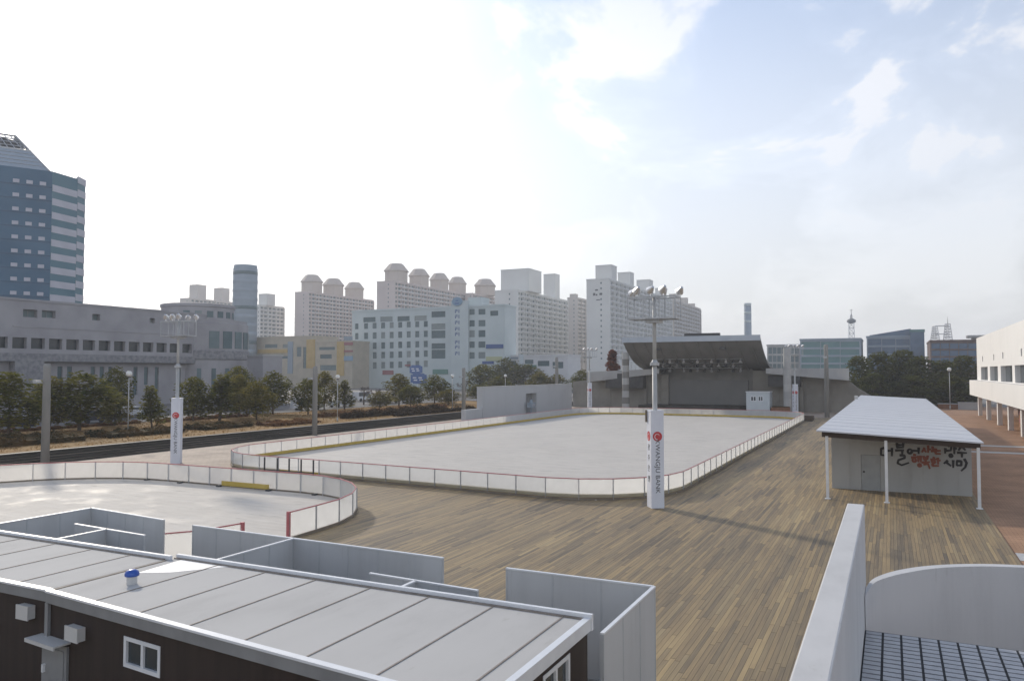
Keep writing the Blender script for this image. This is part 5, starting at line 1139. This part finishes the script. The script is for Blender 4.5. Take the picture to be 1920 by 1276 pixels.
# ------------------------------------------------------------------ vehicles, road signs
def make_car(loc, rz, m, label, van=False):
    t = thing('parked_van' if van else 'parked_car', label, 'van' if van else 'car', loc, 'vehicles parked along the road'); x, y, z = loc
    H = 1.95 if van else 1.45; pr_ = [(-2.2, .35), (2.2, .35), (2.25, .8), (2.0, .95), (1.15, 1.0), (.45, H), (-1.6, H), (-2.2, 1.05)] if not van else [(-2.4, .35), (2.4, .35), (2.4, 1.0), (1.9, 1.15), (1.35, H), (-2.35, H), (-2.42, 1.1)]
    b = MB(); k = len(pr_); w = .86
    for s in (-1, 1): b.v += [(x + a, y + s * w * (1 if c < 1.06 else .86), z + c) for a, c in pr_]
    b.f += [tuple(range(k)), tuple(reversed(range(k, 2 * k)))] + [(i, k + i, k + (i + 1) % k, (i + 1) % k) for i in range(k)]; b.m += [0] * (k + 2)
    bd = b.build('body', M[m], t); wn_ = MB()
    for s in (-1, 1):
        wx = (-1.35, .35) if not van else (-2.0, 1.2); yy = y + s * (w * .93 + .015)
        qd = [(x + wx[0], yy + s * .04, z + 1.05), (x + wx[1] + .25, yy + s * .04, z + 1.05), (x + wx[1] - .1, yy - s * .02, z + H - .12), (x + wx[0] + .1, yy - s * .02, z + H - .12)]; wn_.face(qd if s < 0 else qd[::-1])
    wn_.build('window', M['glass'], t)
    for a in (-1.4, 1.4):
        for s in (-1, 1):
            MB().tube((x + a, y + s * .70, z + .33), (x + a, y + s * .88, z + .33), .33, seg=14).build('wheel', M['tyre'], t)
    MB().box(x + 2.2, x + 2.27, y - .75, y - .45, z + .62, z + .78).build('headlight', M['lampglass'], t); MB().box(x + 2.2, x + 2.27, y + .45, y + .75, z + .62, z + .78).build('headlight', M['lampglass'], t)
    t.rotation_euler[2] = rz; return t
def onroad(px, X): p = onx(px, 740, X); return (p.x, p.y, .748)
make_car(onroad(576, -82.5), R(60), 'carw', 'white van with a roof box standing on the road between the trees', True)
p = onroad(576, -82.5); bxo = thing('roof_box', 'white roof box on top of the white van', 'box', (p[0], p[1], p[2] + 1.95)); MB().box(p[0] - .5, p[0] + .5, p[1] - .45, p[1] + .45, p[2] + 1.96, p[2] + 2.3).build('box', M['carw'], bxo)
make_car(onroad(640, -84), R(80), 'carw', 'white car on the road just left of the middle park lamp')
make_car(onroad(680, -97), R(85), 'carw', 'white van on the far side of the road below the bare twiggy trees', True)
make_car(onroad(728, -86), R(88), 'cary', 'cream-yellow car on the road above the long clipped hedge')
make_car(onroad(772, -83), R(88), 'carw', 'white car on the road below the blue road signs')
make_car(onroad(22, -81.5), R(60), 'card', 'dark car on the road at the far left edge under the trees'); make_car(onroad(178, -84), R(88), 'card', 'dark car on the road under the largest tree')
make_car(onroad(250, -90), R(88), 'carw', 'pale car on the road behind the left park lamp')
def road_sign(px0, px1, py0, py1, X, label):
    c = onx((px0 + px1) / 2, (py0 + py1) / 2, X); D = vd((c.x, c.y)); w = (px1 - px0) / F * D; z1, z0 = CH + (697 - py0) / F * D, CH + (697 - py1) / F * D; u = Vector((_r.x, _r.y))
    t = thing('road_sign', label, 'road sign', (c.x, c.y, .745), 'blue road signs by the office block')
    b = MB().obox((c.x, c.y), u, w / 2, .05, z0, z1).obox((c.x, c.y), u, w / 2 - w * .14, .051, z0 - .25, z0).obox((c.x, c.y), u, w / 2 - w * .14, .051, z1, z1 + .25); b.build('sign_plate', M['signb'], t)
    wl_ = MB()
    for k, (a, q_) in enumerate(((-.25, .55), (.1, .55), (-.2, .25), (.15, .28))): wl_.obox((c.x + u.x * a * w - u.y * -.07, c.y + u.y * a * w - u.x * .07), u, w * .11, .012, lerp(z0, z1, q_), lerp(z0, z1, q_ + .13))
    wl_.build('sign_marking', M['white'], t); MB().tube((c.x - .1, c.y + .2, .745), (c.x - .1, c.y + .2, z1), .1, .08, 8).build('post', M['steel'], t)
road_sign(770, 800, 702, 717, -96, 'lower blue road sign among the trees before the pale office block'); road_sign(768, 792, 686, 699, -112, 'upper blue road sign with a pale upper edge before the pale office block')

# ------------------------------------------------------------------ haze: one closed box of even air round everything
hz = MB().box(-2650, 2650, -1550, 3050, -1.2, 112).build('haze', M['white']); stuff(hz)
hm = bpy.data.materials.new('haze_air'); hm.use_nodes = True; nt = hm.node_tree; nt.nodes.clear()
pv = nt.nodes.new('ShaderNodeVolumePrincipled'); pv.inputs['Density'].default_value = .00036; pv.inputs['Color'].default_value = (.90, .94, 1, 1); pv.inputs['Anisotropy'].default_value = .25
on = nt.nodes.new('ShaderNodeOutputMaterial'); nt.links.new(pv.outputs[0], on.inputs['Volume']); hz.data.materials.clear(); hz.data.materials.append(hm)
